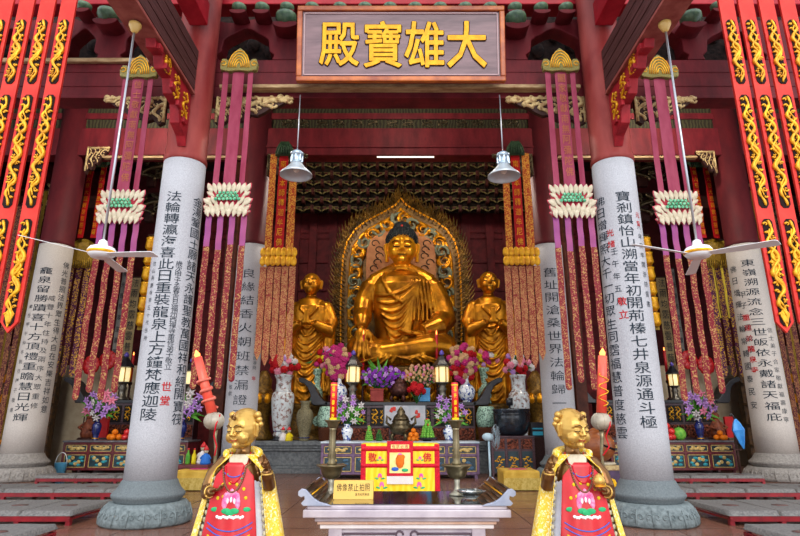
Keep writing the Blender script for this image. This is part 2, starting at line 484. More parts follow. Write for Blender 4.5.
for i in range(60): b.ball((-12 + i * .41, 11.15, zY(45 + 9 * sin(i * 2.1), 11.2)), .16, sy=.4, sz=1.3, n=8)
struct('trim_8', b, M('dark_carved_backing', '#140c0b', '#3a2620', 9, .8, bump=.6))
# scalloped cloud brackets holding green bowls
def bracket_cup(x, y, k, label):
    p = at(x, y, YF - .22)
    t = thing('bracket_bowl', label, 'bracket', (p.x, p.y, p.z))
    m = MB(); m.lathe([(.1 * k, -.12 * k), (.17 * k, -.04 * k), (.2 * k, .02 * k), (.2 * k, .1 * k), (.17 * k, .12 * k)], n=16); m.build('bowl', GREENB, t)
    m = MB(); out = []
    for i in range(13):
        a = pi * i / 12; out.append((cos(a) * .24 * k, -.12 * k - sin(a) * .12 * k))
    out += [(-.2 * k, -.1 * k), (.2 * k, -.1 * k)]
    m.prism(out, -.1, .26); m.build('cloud_arm', RED, t, bevel=.01)
    return t
for i, x in enumerate((239, 262, 287, 312, 340, 365, 390, 415, 440, 465, 490, 515, 541, 566)):
    bracket_cup(x, 9.5, .72, 'small green bowl bracket under the top beam, %s of fourteen' %
                ('first', 'second', 'third', 'fourth', 'fifth', 'sixth', 'seventh', 'eighth', 'ninth', 'tenth', 'eleventh', 'twelfth', 'thirteenth', 'last')[i]
                + ' from left')
for x, y, l in ((286, 20, 'large green bowl at the upper left corner of the signboard'), (516, 21, 'large green bowl at the upper right corner of the signboard'),
                (108, 17, 'large green bowl above the left side lintel'), (691, 20, 'large green bowl above the right side lintel'),
                (84, 8, 'small green bowl high in the left bay beside the red banners'), (718, 8, 'small green bowl high in the right bay beside the red banners')):
    bracket_cup(x, y, 1.05 if y > 10 else .72, l)

# beams running out from the front columns to the eave
for s, nm in ((-1, 'left'), (1, 'right')):
    p = at(400 + s * 205, 95, 9.15)
    t = thing('eave_beam', 'heavy dark grooved beam running forward from the front %s column top' % nm, 'beam', (p.x, 9.15, p.z))
    m = MB(); m.bx(0, s * .42, -6.5, 0, 0, .06); m.build('soffit_board', REDP, t, bevel=.01)
    m = MB(); m.bx(s * .03, s * .39, -6.5, 0, .06, .95)
    for k in range(4): m.bx(s * .018, s * .03, -6.5, 0, .1 + k * .215, .29 + k * .215)
    m.build('beam_body', M('brown_red_beam_side', '#3c201e', '#543230', 5, .6, bump=.2, stretch=(6, .5, 6)) if s < 0 else bpy.data.materials['brown_red_beam_side'], t, bevel=.01)
    m = MB(); out = [(0, 0), (-1.6, 0), (-1.55, -.14), (-1.3, -.1), (-1.2, -.28), (-.9, -.25), (-.8, -.48), (-.5, -.5), (-.4, -.8), (-.12, -.9), (0, -1.05)]
    m.prism(out, s * .06, s * .22, axis='x')
    for k in range(5): m.box((s * .04, -1.45 + k * .3, -.08 - k * .15), (.06, .14, .1))
    m.build('carved_bracket', M('red_bracket_board', '#a3222a', '#7d141e', 5, .5), t, bevel=.01)
    m = MB()
    for k in range(3):
        q = Matrix.Translation((s * .05, -.25 - .42 * k, -.42 + .14 * k)) @ Matrix.Rotation(pi / 2, 4, 'Z')
        sub = MB(); scroll(sub, .3, .6 - .15 * k, rnd, 0, .022, 1.6); m.add(sub.v, sub.f, q, True)
    m.build('gilt_relief', GOLDP, t)
    t = thing('upper_eave_beam', 'bright red beam above the dark eave beam of the %s column' % nm, 'beam', (p.x + s * .1, 9.15, p.z + 1.5))
    m = MB(); m.bx(-.15, .2, -6.5, 0, 0, .5); m.build('beam_body', bpy.data.materials['scarlet_eave_beam'], t, bevel=.02)

# carved corbels under the front lintel
def corbel(px, y0, y1, wpx, dirn, Y, label, mat=CARVED):
    y0 -= 1; p = at(px, y0, Y); W = msz(wpx, y0, Y); Hh = p.z - zY(y1 + 3, Y)
    t = thing('carved_corbel', label, 'corbel', (p.x, Y, p.z))
    out = [(0, 0), (0, -Hh)]
    for i in range(1, 11):
        q = i / 11; out.append((dirn * W * q, -Hh * (1 - q ** 1.8) * (1 + .12 * sin(i * 2.2)) - .02))
    out.append((dirn * W, 0))
    m = MB(); m.prism(out, .0, .1); m.build('backing', DWOOD, t)
    m = MB()
    for i in range(5):
        q = (i + .5) / 5; hh = Hh * (1 - q ** 1.5) * .9 + .05
        sub = MB(); scroll(sub, W / 4.2, hh, rnd, 0, W * .028, 1.2, x0=dirn * W * q, z0=-hh / 2)
        m.add(sub.v, sub.f, None, True)
    m.tube([(dirn * .02, 0, -.03), (dirn * W, 0, -.03)], .03, 6)
    m.tube([(0.02 * dirn, 0, -Hh), (0.02 * dirn, 0, 0)], .03, 6)
    m.build('carving', mat, t)
corbel(167, 98, 119, 62, -1, 9.86, 'cream carved corbel on the left side of the front left column')
corbel(217, 98, 119, 76, 1, 9.86, 'cream carved corbel right of the front left column, below the lintel')
corbel(584, 98, 119, 78, -1, 9.86, 'cream carved corbel left of the front right column, below the lintel')
corbel(634, 98, 118, 62, 1, 9.86, 'cream carved corbel on the right side of the front right column')
corbel(268, 155, 172, 40, 1, 15.9, 'dark carved corbel behind the left pendant lamp', BRONZE)
corbel(532, 155, 172, 40, -1, 15.9, 'dark carved corbel behind the right pendant lamp', BRONZE)
corbel(88, 148, 168, 22, 1, 15.9, 'small pierced corbel beside the far left column top', CARVED)
corbel(714, 152, 170, 18, -1, 15.9, 'small pierced corbel beside the far right column top', CARVED)

# second row lintels
Yb2 = 16.0
b = MB(); b.bx(-16.7, 16.7, Yb2, 16.5, zY(155, Yb2), zY(128, Yb2)); b.bx(-16.7, 16.7, Yb2 + .05, 16.45, zY(118, Yb2), zY(112, Yb2))
b.bx(-4.2, 4.2, Yb2 - .04, Yb2, zY(148, Yb2), zY(146, Yb2))
struct('trim_9', b, RED, bevel=.03)
b = MB(); b.bx(-16.7, 16.7, Yb2 + .1, 16.4, zY(128, Yb2), zY(118, Yb2)); b.bx(-16.7, 16.7, Yb2 + .1, 16.4, zY(112, Yb2), 13.2)
struct('trim_10', b, M('olive_painted_band', '#221c14', '#3c3a24', 3, .7, kind='wave', thr=(.4, .7)))
for i in range(7):
    p = at(295 + i * 35, 123, Yb2 + .08)
    t = thing('painted_cartouche', 'dark carved cartouche on the inner lintel band, %s of seven from the left' % ('first', 'second', 'third', 'middle', 'fifth', 'sixth', 'last')[i], 'carving', tuple(p))
    m = MB(); scroll(m, .45, .22, rnd, 0, .02, 1, x0=-.25); scroll(m, .45, .22, rnd, 0, .02, 1, x0=.25); m.build('scrollwork', BRONZE, t)
b = MB(); z_ = zY(157, 15.9); b.bx(-9.2, -4.9, 15.85, 16.0, z_ - .05, z_ + .02); b.bx(4.9, 9.2, 15.85, 16.0, z_ - .05, z_ + .02)
struct('trim_11', b, TANW)
# fluorescent tube
p0, p1 = at(376, 157, 16.1), at(435, 157, 16.1)
t = thing('fluorescent_lamp', 'white fluorescent tube under the inner lintel, above the great golden buddha', 'lamp', ((p0.x + p1.x) / 2, 16.1, p0.z))
L = (p1.x - p0.x) / 2
m = MB(); m.bx(-L, L, -.03, .03, .03, .06); m.build('housing', WHITE, t)
m = MB(); m.cyl((-L + .03, 0, 0), (L - .03, 0, 0), .022); m.build('tube', M('lit_tube', '#fff0d8', None, emit=1.3), t)

# carved bracket tier above the buddha
YT = 22.6
pl, pr = at(286, 186, YT), at(514, 186, YT)
t = thing('bracket_tier', 'dark tier of scalloped dougong brackets above the great golden buddha', 'bracket tier', (0, YT, 0))
m = MB(); m.bx(pl.x - 1, pr.x + 1, .3, .4, zY(210, YT), zY(150, YT)); m.build('back_board', M('tier_backing', '#120d09', '#241a10', 6, .9), t)
proto = None
TIER = M('olive_gilt_bracket', '#7a7040', '#4a3c22', 10, .6, bump=.3)
TIERR = M('brown_bracket_arm', '#4b1f18', '#2d120f', 6, .6)
for r in range(6):
    zz = zY(166 + r * 8.6, YT)
    for c in range(13):
        xx = pl.x + (pr.x - pl.x) * ((c + (.5 if r % 2 else 0)) / 12.5)
        if proto is None:
            m = MB()
            arc = [(sin(-1.1 + 2.2 * i / 10) * .42, -.04, cos(-1.1 + 2.2 * i / 10) * .24 - .22) for i in range(11)]
            m.tube(arc, .03, 6)
            m.tube([(-.34, -.02, .08), (.34, -.02, .08)], .025, 6)
            m.cur = 1
            m.box((0, 0, -.02), (.13, .3, .3)); m.box((-.25, 0, .02), (.13, .16, .08)); m.box((.25, 0, .02), (.13, .16, .08))
            m.ball((0, -.18, -.12), .08, n=8)
            proto = m.build('bracket', [TIER, TIERR], t, loc=(xx, 0, zz))
        else:
            q = proto.copy(); COL.objects.link(q); q.parent = t; q.location = (xx, 0, zz)
# red panelled screen behind the buddha
YS = 24.4
b = MB(); z0s, z1s = 0, zY(208, YS)
b.bx(-9, 9, YS, YS + .2, z0s, z1s)
for px in (296, 313, 333, 466, 490, 507):
    x = at(px, 250, YS).x; b.bx(x - .18, x + .18, YS - .15, YS, z0s, z1s)
for y in (210, 232, 238, 262, 290):
    zz = zY(y, YS); b.bx(-9, 9, YS - .1, YS, zz - .07, zz + .07)
struct('trim_12', b, M('maroon_panelling', '#4e141a', '#6b2024', 3, .6, bump=.15), bevel=.02)

# ---------------------------------------------------------------- signboard
Ysb = 9.3
p = at(401, 82, Ysb)
t = thing('signboard', 'large purple-brown signboard with four gold characters above the hall entrance', 'sign', (p.x, Ysb, p.z))
W = msz(206, 50, Ysb); Hs = zY(12.5, Ysb) - p.z; Hs *= .97
tilt = Matrix.Rotation(radians(9), 4, 'X')
m = MB(); m.bx(-W / 2 + .07, W / 2 - .07, .0, .06, .07, Hs - .07, tilt); m.build('board', M('purple_brown_lacquer', '#553842', '#7a5a60', 2.4, .4, bump=.08, stretch=(.4, 1, 2.5)), t)
m = MB()
for a in ((-W / 2, W / 2, 0, .1), (-W / 2, W / 2, Hs - .1, Hs), (-W / 2, -W / 2 + .1, .1, Hs - .1), (W / 2 - .1, W / 2, .1, Hs - .1)):
    m.bx(a[0], a[1], -.05, .08, a[2], a[3], tilt)
m.build('frame', M('orange_brown_frame', '#8f3a12', '#c46a28', 9, .4, stretch=(.3, 1, .3)), t, bevel=.02)
m = MB()
for a in ((-W / 2 + .13, W / 2 - .13, .13, .15), (-W / 2 + .13, W / 2 - .13, Hs - .15, Hs - .13), (-W / 2 + .13, -W / 2 + .15, .13, Hs - .13), (W / 2 - .15, W / 2 - .13, .13, Hs - .13)):
    m.bx(a[0], a[1], -.02, .0, a[2], a[3], tilt)
m.build('inner_line', M('pale_line', '#b59a9c', None), t)
for i, ch in enumerate('殿寶雄大'):
    x = (-W / 2) + W * ((340 + [0, 43, 84, 126][i] - 298) / 206)
    for nm, wt, yy, mt in (('character_outline', .001, -.012, DARK), ('character', .0, -.03, M('yellow_gold_leaf', '#f5b81c', '#e09c10', 8, .5) if i == 0 else bpy.data.materials['yellow_gold_leaf'])):
        m = MB()
        k = 1.0
        rb = .028 if wt else .011
        for q8 in range(8):
            letter(m, ch, lambda a, c, x=x, yy=yy: tilt @ Vector((x + a + rb * cos(q8 * pi / 4), yy - .0004 * q8, Hs * .49 + c + rb * sin(q8 * pi / 4))), W * .185, Hs * .6, 0, 0)
        if not wt: 
            vs = [v + Vector((0, .015, 0)) for v in m.v]; m.add(vs, m.f[:])
        m.build(nm, mt, t)

# ---------------------------------------------------------------- pendant lamps and ceiling fans
def pendant(px, ytop, pxb, yb, label):
    Y = 9.7; p = at(pxb, yb, Y)
    t = thing('pendant_lamp', label, 'lamp', tuple(p), group='pendant lamps')
    H = zY(ytop, Y) - p.z
    m = MB(); m.cyl((0, 0, .5), (0, 0, H), .012, n=8); m.build('rod', STEEL, t)
    m = MB(); m.lathe([(.3, 0), (.295, .03), (.22, .1), (.14, .19), (.1, .25)], n=32, caps=False)
    m.build('shade', M('enamel_shade_grey', '#c4ccd2', None, rough=.3, metal=.4) if 'enamel_shade_grey' not in bpy.data.materials else bpy.data.materials['enamel_shade_grey'], t, solid=.008)
    m = MB(); m.lathe([(.1, .24), (.115, .26), (.1, .28), (.1, .4), (.125, .41), (.125, .46), (.08, .5), (.03, .52)], n=24)
    for k in range(8):
        a = k * pi / 4; m.box((.108 * cos(a), .108 * sin(a), .34), (.02, .02, .12))
    m.build('lamp_neck', M('pale_blue_metal', '#a9bccb', None, rough=.3, metal=.6) if 'pale_blue_metal' not in bpy.data.materials else bpy.data.materials['pale_blue_metal'], t)
    m = MB(); m.ball((0, 0, .12), .06, n=12); m.build('bulb', M('frosted_bulb', '#f4f0e8', None, rough=.4), t)
pendant(300, 95, 296, 175.5, 'grey bell-shaped pendant lamp on a rod, left of the central opening')
pendant(501, 95, 504, 177, 'grey bell-shaped pendant lamp on a rod, right of the central opening')
def fan(px, py, ytop, az, label):
    Y = 7.2; p = at(px, py, Y)
    t = thing('ceiling_fan', label, 'fan', tuple(p), group='ceiling fans')
    H = zY(ytop, Y) - p.z
    m = MB(); m.cyl((0, 0, 0), (0, 0, H), .016, n=10); m.build('rod', STEEL, t)
    m = MB(); m.lathe([(.02, H - .16), (.05, H - .13), (.09, H - .04), (.09, H)], n=20); m.build('ceiling_cup', M('yellowed_cup', '#c9a45a', None, rough=.4) if 'yellowed_cup' not in bpy.data.materials else bpy.data.materials['yellowed_cup'], t)
    m = MB(); m.lathe([(.05, -.1), (.13, -.09), (.17, -.05), (.18, 0), (.15, .045), (.07, .06), (.05, .14), (.02, .16)], n=28); m.build('motor_housing', WHITE, t)
    m = MB(); m.lathe([(.172, -.045), (.185, -.03), (.185, -.02), (.178, -.005)], n=28, caps=False); m.build('gold_ring', GOLDP, t)
    for k in range(3):
        a = az + k * 2 * pi / 3
        T = Matrix.Rotation(radians(6), 4, 'Y') @ Matrix.Rotation(a, 4, 'Z') @ Matrix.Rotation(radians(-12), 4, 'X')
        m = MB(); m.prism([(.16, -.05), (.3, -.06), (.92, -.075), (.95, -.05), (.95, .05), (.92, .07), (.3, .06), (.16, .04)], -.06, -.052, T, axis='z')
        m.build('blade', WHITE, t, bevel=.002)
fan(102, 251, 24, radians(100), 'white three-blade ceiling fan hanging in front of the left column')
fan(698, 251, 23, radians(-50), 'white three-blade ceiling fan hanging in front of the right lotus banner')

# ---------------------------------------------------------------- hanging banners
def strip(m, x, w, z0, z1, y=0, th=.012, wav=.01, pointed=0, n=14, ph=0):
    """a hanging silk strip"""
    for k in range(n):
        a, c = z0 + (z1 - z0) * k / n, z0 + (z1 - z0) * (k + 1) / n
        ya, yc = y + wav * sin(ph + k * .9), y + wav * sin(ph + (k + 1) * .9)
        m.add([(x - w / 2, ya, a), (x + w / 2, ya, a), (x + w / 2, yc, c), (x - w / 2, yc, c),
               (x - w / 2, ya + th, a), (x + w / 2, ya + th, a), (x + w / 2, yc + th, c), (x - w / 2, yc + th, c)],
              [(0, 1, 2, 3), (7, 6, 5, 4), (0, 3, 7, 4), (1, 5, 6, 2)] + ([(0, 4, 5, 1)] if k == 0 else []) + ([(3, 2, 6, 7)] if k == n - 1 else []))
    if pointed:
        m.prism([(x - w / 2, z1), (x + w / 2, z1), (x, z1 - w * pointed)], y + wav * sin(ph + n * .9), y + wav * sin(ph + n * .9) + th)

def near_banner(px, label, side):
    Y = 8.6
    x = at(px, 0, Y).x
    zt, zb = zY(-25, Y), zY(322, Y); W = msz(15.5, 30, Y)
    t = thing('carved_red_banner', label, 'banner', (x, Y, zb), group=None)
    m = MB(); m.prism([(-W / 2, 0), (0, -W * .62), (W / 2, 0), (W / 2, zt - zb), (-W / 2, zt - zb)], 0, .05)
    m.build('red_board', REDB, t, bevel=.008)
    m = MB(); mot = [(20, 84), (95, 208), (219, 326)]
    for a, c in mot:
        za, zc_ = zY(a, Y) - zb, zY(c, Y) - zb
        if c > 320: zc_ += .0
        w2 = W * .29
        m.prism([(-w2, za - .05), (-w2 * .5, za), (w2 * .5, za), (w2, za - .05), (w2, zc_ + .06), (w2 * .5, zc_), (-w2 * .5, zc_), (-w2, zc_ + .06)], -.012, .0)
    m.build('dark_ground', M('dark_cutout', '#1d0d0a', None, rough=.8) if 'dark_cutout' not in bpy.data.materials else bpy.data.materials['dark_cutout'], t)
    m = MB(); r2 = random.Random(3)
    for i, (a, c) in enumerate(mot):
        za, zc_ = zY(a, Y) - zb, zY(c, Y) - zb
        zm = (za + zc_) / 2; h = za - zc_
        scroll(m, W * .74, h * .96, r2, -.02, W * .1, (2.6, 4.2, 3.4)[i], 1, z0=zm)
        scroll(m, W * -.5, h * .8, r2, -.03, W * .06, (3.1, 4.7, 3.9)[i], 1, z0=zm)
        m.ball((0, -.02, zm), W * .17, sy=.25, sz=1.7, n=10)
        if i == 2:
            m.lathe([(.01, 0), (W * .2, W * .35), (W * .24, W * .9), (W * .13, W * 1.3), (W * .2, W * 1.6)], (0, -.01, zm - .1), 10, sy=.3)
            m.prism([(-W * .28, W * .45), (0, -W * .32), (W * .28, W * .45), (0, W * .8)], -.03, 0)
    m.build('gilt_dragon_carving', GOLDP, t)
for i, (px, tx) in enumerate(((69, 'nearest the left column'), (48, 'second from the left column'), (27, 'third from the left column'), (6, 'fourth from the left column'), (-15, 'outermost on the left'))):
    near_banner(px, 'long red board with gold dragon carving, %s' % tx, -1)
for i, (px, tx) in enumerate(((726, 'nearest the right column'), (745.5, 'second from the right column'), (766, 'third from the right column'), (787, 'at the right edge of the view'))):
    near_banner(px, 'long red board with gold dragon carving, %s' % tx, 1)

PETAL = M('cream_petal', '#cdc2aa', '#b4a68c', 14, .6, bump=.1)
PETALP = M('pink_petal_edge', '#c94a5c', None, rough=.6)
LGREEN = M('lotus_seed_green', '#2f8a62', '#7fc49a', 30, .5, kind='voronoi')
def lotus_plaque(t, W, H, z, gold=False):
    m = MB(); m.bx(-W * .46, W * .46, .0, .05, z - H * .42, z + H * .4); m.build('plaque_board', GOLDD if gold else M('plaque_red', '#a02436', None) if 'plaque_red' not in bpy.data.materials else (GOLDD if gold else bpy.data.materials['plaque_red']), t)
    m = MB()
    def petal(cx, cz, ang, l, w, y):
        T = Matrix.Translation((cx, y, cz)) @ Matrix.Rotation(ang, 4, 'Y')
        prof = [(.001, 0), (.55, .25), (.9, .5), (.8, .72), (.4, .9), (.001, 1)]
        m.cur = 1 if not gold else 0
        m.lathe([(r * w * 1.15, q * l * 1.08) for r, q in prof], (0, .01, 0), 8, T, sy=.18, caps=False)
        m.cur = 0
        m.lathe([(r * w, q * l) for r, q in prof], (0, -.01, 0), 8, T, sy=.3, caps=False)
    for k in range(9):                       # top row
        x = (k - 4) / 4; petal(x * W * .36, z + H * .16, x * .42, H * .34, W * .066, 0)
    for s_ in (-1, 1):
        for k in range(5): petal(s_ * W * .3, z - H * .36 + k * H * .15, s_ * (1.35 - .12 * k), W * .22, W * .055, -.0)
    for k in range(7):                       # middle side petals
        x = (k - 3) / 3; petal(x * W * .3, z - H * .2, x * .9, H * .36, W * .068, -.02) if abs(k - 3) > 1 else None
    for k in range(9):
        x = (k - 4) / 4; petal(x * W * .28, z - H * .42, x * .85, H * .36, W * .066, -.04)
    for k in range(8):
        x = (k - 3.5) / 3.5; petal(x * W * .38, z - H * .5, x * .35, H * .24, W * .06, -.05)
    m.build('lotus_petals', [GOLDP if gold else PETAL, PETALP], t)
    if not gold:
        m = MB()
        for r in range(3):
            for k in range(7 - r):
                m.ball(((k - (6 - r) / 2) * W * .085, -.06, z + H * (.0 + .085 * r)), W * .042, sy=.5, n=8)
        m.build('seed_pod', LGREEN, t)

def lotus_banner(pxc, ytop, ypl, ybot, label, n_low=4, text=None, Y=9.4):
    pr = at(pxc, ypl, Y); x = pr.x; zt = zY(ytop, Y); zb = zY(ybot, Y)
    t = thing('lotus_banner', label, 'banner', (x, Y, zb), group=None)
    k = msz(1, 130, Y); zp = pr.z - zb; H = zt - zb
    m = MB(); out = [(-.95, 0), (-1, .28), (-.9, .5), (-.68, .5), (-.55, .38), (-.42, .62), (-.22, .86), (0, 1), (.22, .86), (.42, .62), (.55, .38), (.68, .5), (.9, .5), (1, .28), (.95, 0), (.5, -.06), (0, -.02), (-.5, -.06)]
    w, h = 19.5 * k, (zt - zY(ytop + 22, Y))
    m.prism([(a * w, H - h + c * h) for a, c in out], -.06, .04)
    m.build('canopy', GREENG, t, bevel=.015)
    m = MB()
    for q in range(5):
        sub = MB(); sc_ = w * (.9 - .17 * q)
        m.tube([(sin(a / 8 * pi - pi / 2) * sc_ * .62, -.065, H - h * .9 + cos(a / 8 * pi - pi / 2) * h * (.75 - .13 * q)) for a in range(9)], .012, 5)
    for s in (-1, 1): m.tube([(s * (w * .8 + cos(a * .8) * w * .13), -.065, H - h * .72 + sin(a * .8) * w * .13) for a in range(8)], .01, 5)
    m.build('canopy_scrolls', GOLDP, t)
    zc0 = H - h * 1.0
    zpt = zp + 16 * k; zpb = zp - 16 * k
    for dx, w_ in ((-13.5, 5.6), (-.5, 11.5), (12, 5.2)):
        m = MB(); strip(m, dx * k, w_ * k, zc0 + .05, zpt - .05, ph=dx, wav=.006)
        m.build('upper_streamer', PINK, t)
    if text:
        m = MB(); st = (zc0 - zpt) / (len(text) + 1)
        flat_text(m, text, 0, zc0 - st * .7, 0, -st, 7.5 * k, st * .8, -.012, 0); m.build('gold_lettering', M('dull_gold_thread', '#a8603c', None) if 'dull_gold_thread' not in bpy.data.materials else bpy.data.materials['dull_gold_thread'], t)
    lotus_plaque(t, 43 * k, 37 * k, zp)
    for i in range(n_low):
        dx = (i - (n_low - 1) / 2) * 11.2
        zm = zpb - (zpb) * .2 - .05 * sin(i * 2)
        m = MB(); strip(m, dx * k, 5.5 * k, zpb + .1, zm, ph=i, wav=.008); m.build('mauve_streamer', MAUVE, t)
        m = MB(); strip(m, dx * k, 5.7 * k, zm + .02, .12 * (i % 2), ph=i, wav=.012, y=-.004, n=24); m.ball((dx * k, .004, .12 * (i % 2)), 2.85 * k, sy=.1, n=12)
        m.build('brocade_streamer', BROC, t)
lotus_banner(121, 56, 207, 397, 'pink and mauve silk banner with cream lotus plaque, left of the front left column', text='信士敬獻南無阿彌陀佛')
lotus_banner(228, 49.5, 200, 386, 'pink and mauve silk banner with cream lotus plaque, right of the front left column')
lotus_banner(572, 49.5, 201.5, 387, 'pink and mauve silk banner with cream lotus plaque, left of the front right column', text='闔家敬獻南無阿彌陀佛')
lotus_banner(677.5, 56, 208, 398, 'pink and mauve silk banner with cream lotus plaque, right of the front right column')

def gold_banner(pxc, ytop, ylot, ybot, label, Y=15.2):
    pr = at(pxc, ylot, Y); x = pr.x; zt = zY(ytop, Y); zb = zY(ybot, Y)
    t = thing('gold_lotus_banner', label, 'banner', (x, Y, zb))
    k = msz(1, 200, Y); zp = pr.z - zb; H = zt - zb
    m = MB(); m.lathe([(9.5 * k, 0), (9.5 * k, .15), (8 * k, .3), (5 * k, .42), (.01, .48)], (0, 0, H - .48), 20, sy=.4)
    for q in range(7): m.tube([((q - 3) * 2.7 * k, -.12, H - .45), ((q - 3) * 2.2 * k, -.12, H - .25), ((q - 3) * 1.2 * k, -.05, H - .04)], .025, 5)
    m.build('canopy', M('dark_green_canopy', '#1d3527', '#3d5a3c', 12, .6, bump=.4) if 'dark_green_canopy' not in bpy.data.materials else bpy.data.materials['dark_green_canopy'], t)
    for dx, w_, mt, nm in ((-11, 6.5, BROCO, 'side_streamer'), (-.5, 9, M('scarlet_silk', '#c01a1e', '#a01418', 4, .5) if 'scarlet_silk' not in bpy.data.materials else bpy.data.materials['scarlet_silk'], 'middle_streamer'), (10, 7.5, BROCO, 'side_streamer')):
        m = MB(); strip(m, dx * k, w_ * k, H - .4, zp + 8 * k, ph=dx, wav=.012); o = m.build(nm, mt, t)
        if nm == 'middle_streamer':
            m = MB(); flat_text(m, '南無本師釋迦牟尼佛', -.5 * k, H - .75, 0, -(H - .9 - zp) / 9, .17, .22, -.02, 0); m.build('gold_lettering', GOLDP, o)
    m = MB()
    for row, (zz, up) in enumerate(((zp + 5 * k, 1), (zp - 4 * k, -1))):
        for q in range(7):
            dx = (q - 3) * 5 * k
            m.ball((dx, -.06 + .015 * abs(q - 3), zz), 3.2 * k, sy=.5, sz=1.6, n=10)
    m.bx(-16 * k, 16 * k, -.02, .08, zp - 1.2 * k, zp + 1.2 * k)
    m.build('golden_lotus', GOLDP, t)
    for i in range(5):
        m = MB(); dx = (i - 2) * 7.1; strip(m, dx * k, 6.2 * k, zp - 9 * k, (.25, .1, .22, .05, .25)[i], ph=i, wav=.02, n=20, pointed=1.2)
        m.build('brocade_streamer', BROCT, t)
gold_banner(278.5, 141.5, 257.5, 362, 'red and orange banner with golden lotus, beside the inner left column')
gold_banner(521.5, 141, 257, 362, 'red and orange banner with golden lotus, beside the inner right column')

b = MB(); zz = zY(-25, 8.6); b.bx(-8, 8, 8.45, 8.85, zz - .02, zz + .4)
struct('trim_15', b, RED, bevel=.02)
# ---------------------------------------------------------------- statues
BUD = M('polished_gilt_bronze', '#f8b020', '#d88a10', 3, .3, metal=.65, bump=.05)
BUDS = M('gilt_bronze_robe', '#dc921c', '#8f560c', 2.2, .33, metal=.8, bump=.12)

def head(m, c, s, T=None, old=False, ear=1.0):
    X = Matrix.Translation(c) @ (T or Matrix.Identity(4)) @ Matrix.Scale(s, 4)
    m.ball((0, 0, .12), 1, sy=1.08, sz=1.15, n=24, T=X)
    m.ball((0, -.22, -.5), .72, sz=.95, n=20, T=X)
    for q in (-1, 1):
        m.ball((q * .42, -.72, -.28), .36, sz=1.1, n=14, T=X)
        m.ball((q * .36, -.93, .16), .2, sx=1.25, sy=.6, sz=.42, n=12, T=X)
        m.tube([(q * .1, -1.04, .3), (q * .25, -1.06, .44), (q * .45, -.98, .46), (q * .66, -.82, .34)], [.05, .07, .07, .04], 6, T=X)
        m.tube([(q * .16, -1.0, .06), (q * .36, -1.07, .02), (q * .58, -.92, .1)], [.03, .045, .03], 6, T=X)
        m.tube([(q * .98, -.02, .45), (q * 1.12, .0, .35), (q * 1.13, 0, 0), (q * 1.05, -.02, -.3), (q * 1.03, -.03, -.35 - .5 * ear)], [.1, .15, .13, .12, .14], 8, T=X)
        m.ball((q * .13, -1.16, -.13), .1, n=8, T=X)
    m.tube([(0, -1.02, .4), (0, -1.12, .15), (0, -1.24, -.08), (0, -1.12, -.2)], [.07, .09, .13, .08], 8, T=X)
    m.tube([(-.28, -.93, -.42), (-.1, -1.07, -.4), (0, -1.06, -.43), (.1, -1.07, -.4), (.28, -.93, -.42)], [.03, .06, .05, .06, .03], 6, T=X)
    m.tube([(-.2, -.95, -.53), (0, -1.06, -.57), (.2, -.95, -.53)], [.04, .08, .04], 6, T=X)
    m.ball((0, -.88, -.8), .26, n=12, T=X)
    if old:
        for k in range(3): m.tube([(-.4, -.95 + k * .06, .62 + k * .12), (0, -1.08 + k * .07, .66 + k * .12), (.4, -.95 + k * .06, .62 + k * .12)], .03, 5, T=X)

def hand(m, wrist, d, nrm, L, curl=.25, thumb=1, r=None, spread=.16, curls=None):
    """open hand: d along the fingers, nrm out of the back of the hand"""
    d = Vector(d).normalized(); n_ = Vector(nrm); n_ = (n_ - d * n_.dot(d)).normalized(); s = d.cross(n_).normalized() * thumb
    w = Vector(wrist); r = r or L * .055
    palm = w + d * L * .28
    X = Matrix.Translation(palm) @ Matrix((tuple(s) + (0,), tuple(n_) + (0,), tuple(d) + (0,), (0, 0, 0, 1))).transposed()
    m.ball((0, 0, 0), L * .25, sx=.85, sy=.42, sz=1.15, n=14, T=X)
    for i, (o, l) in enumerate(((-.16, .86), (-.055, 1), (.055, .95), (.16, .76))):
        c = curls[i] if curls else curl
        b0 = palm + s * (-o) * L + d * L * .18
        dd = (d + s * (-o) * spread * 6).normalized(); pts = [b0]; a = 0; fl = L * .5 * l
        for k, q in enumerate((.42, .32, .26)):
            a += c * (1.0, 1.3, .9)[k]
            pts.append(pts[-1] + (dd * cos(a) - n_ * sin(a)) * fl * q)
        m.tube(pts, [r * 1.05, r, r * .9, r * .75], 8); m.ball(pts[-1], r * .76, n=8)
    b0 = w + d * L * .14 + s * L * .14
    p1 = b0 + (s * .8 + d * .7 - n_ * .3).normalized() * L * .2
    p2 = p1 + (d - n_ * .4).normalized() * L * .18
    m.tube([b0, p1, p2], [r * 1.4, r * 1.15, r * .85], 8); m.ball(p2, r * .86, n=8)

# the great buddha
YBu = 20.8; zb = zY(368, YBu)
kb = YBu / 20.5
t = thing('buddha_statue', 'great golden seated buddha with blue-black curled hair, centre of the hall', 'statue', (at(402, 300, YBu).x, YBu, zb), scale=kb)
m = MB()
tor = [(.9, .55), (.98, .9), (1.0, 1.5), (1.08, 2.1), (1.2, 2.6), (1.22, 3.0), (1.0, 3.3), (.62, 3.48), (.36, 3.62), (.34, 3.95)]
m.lathe(tor, (0, 0, 0), 40, sy=.66)
for q in (-1, 1):
    m.ball((q * 1.06, 0, 2.94), .46, n=18)
    m.tube([(q * .2, 0, 3.72), (q * .6, 0, 3.42), (q * 1.0, 0, 3.12)], [.26, .34, .4], 14)
    m.ball((q * 1.35, -.55, .62), .6, sx=1.05, sy=1.15, sz=.95, n=20)
    m.ball((q * .75, -.75, .5), .6, sx=1.3, sy=1, sz=.75, n=18)
m.ball((0, -.25, .4), 1.5, sx=1.15, sy=.8, sz=.32, n=28)
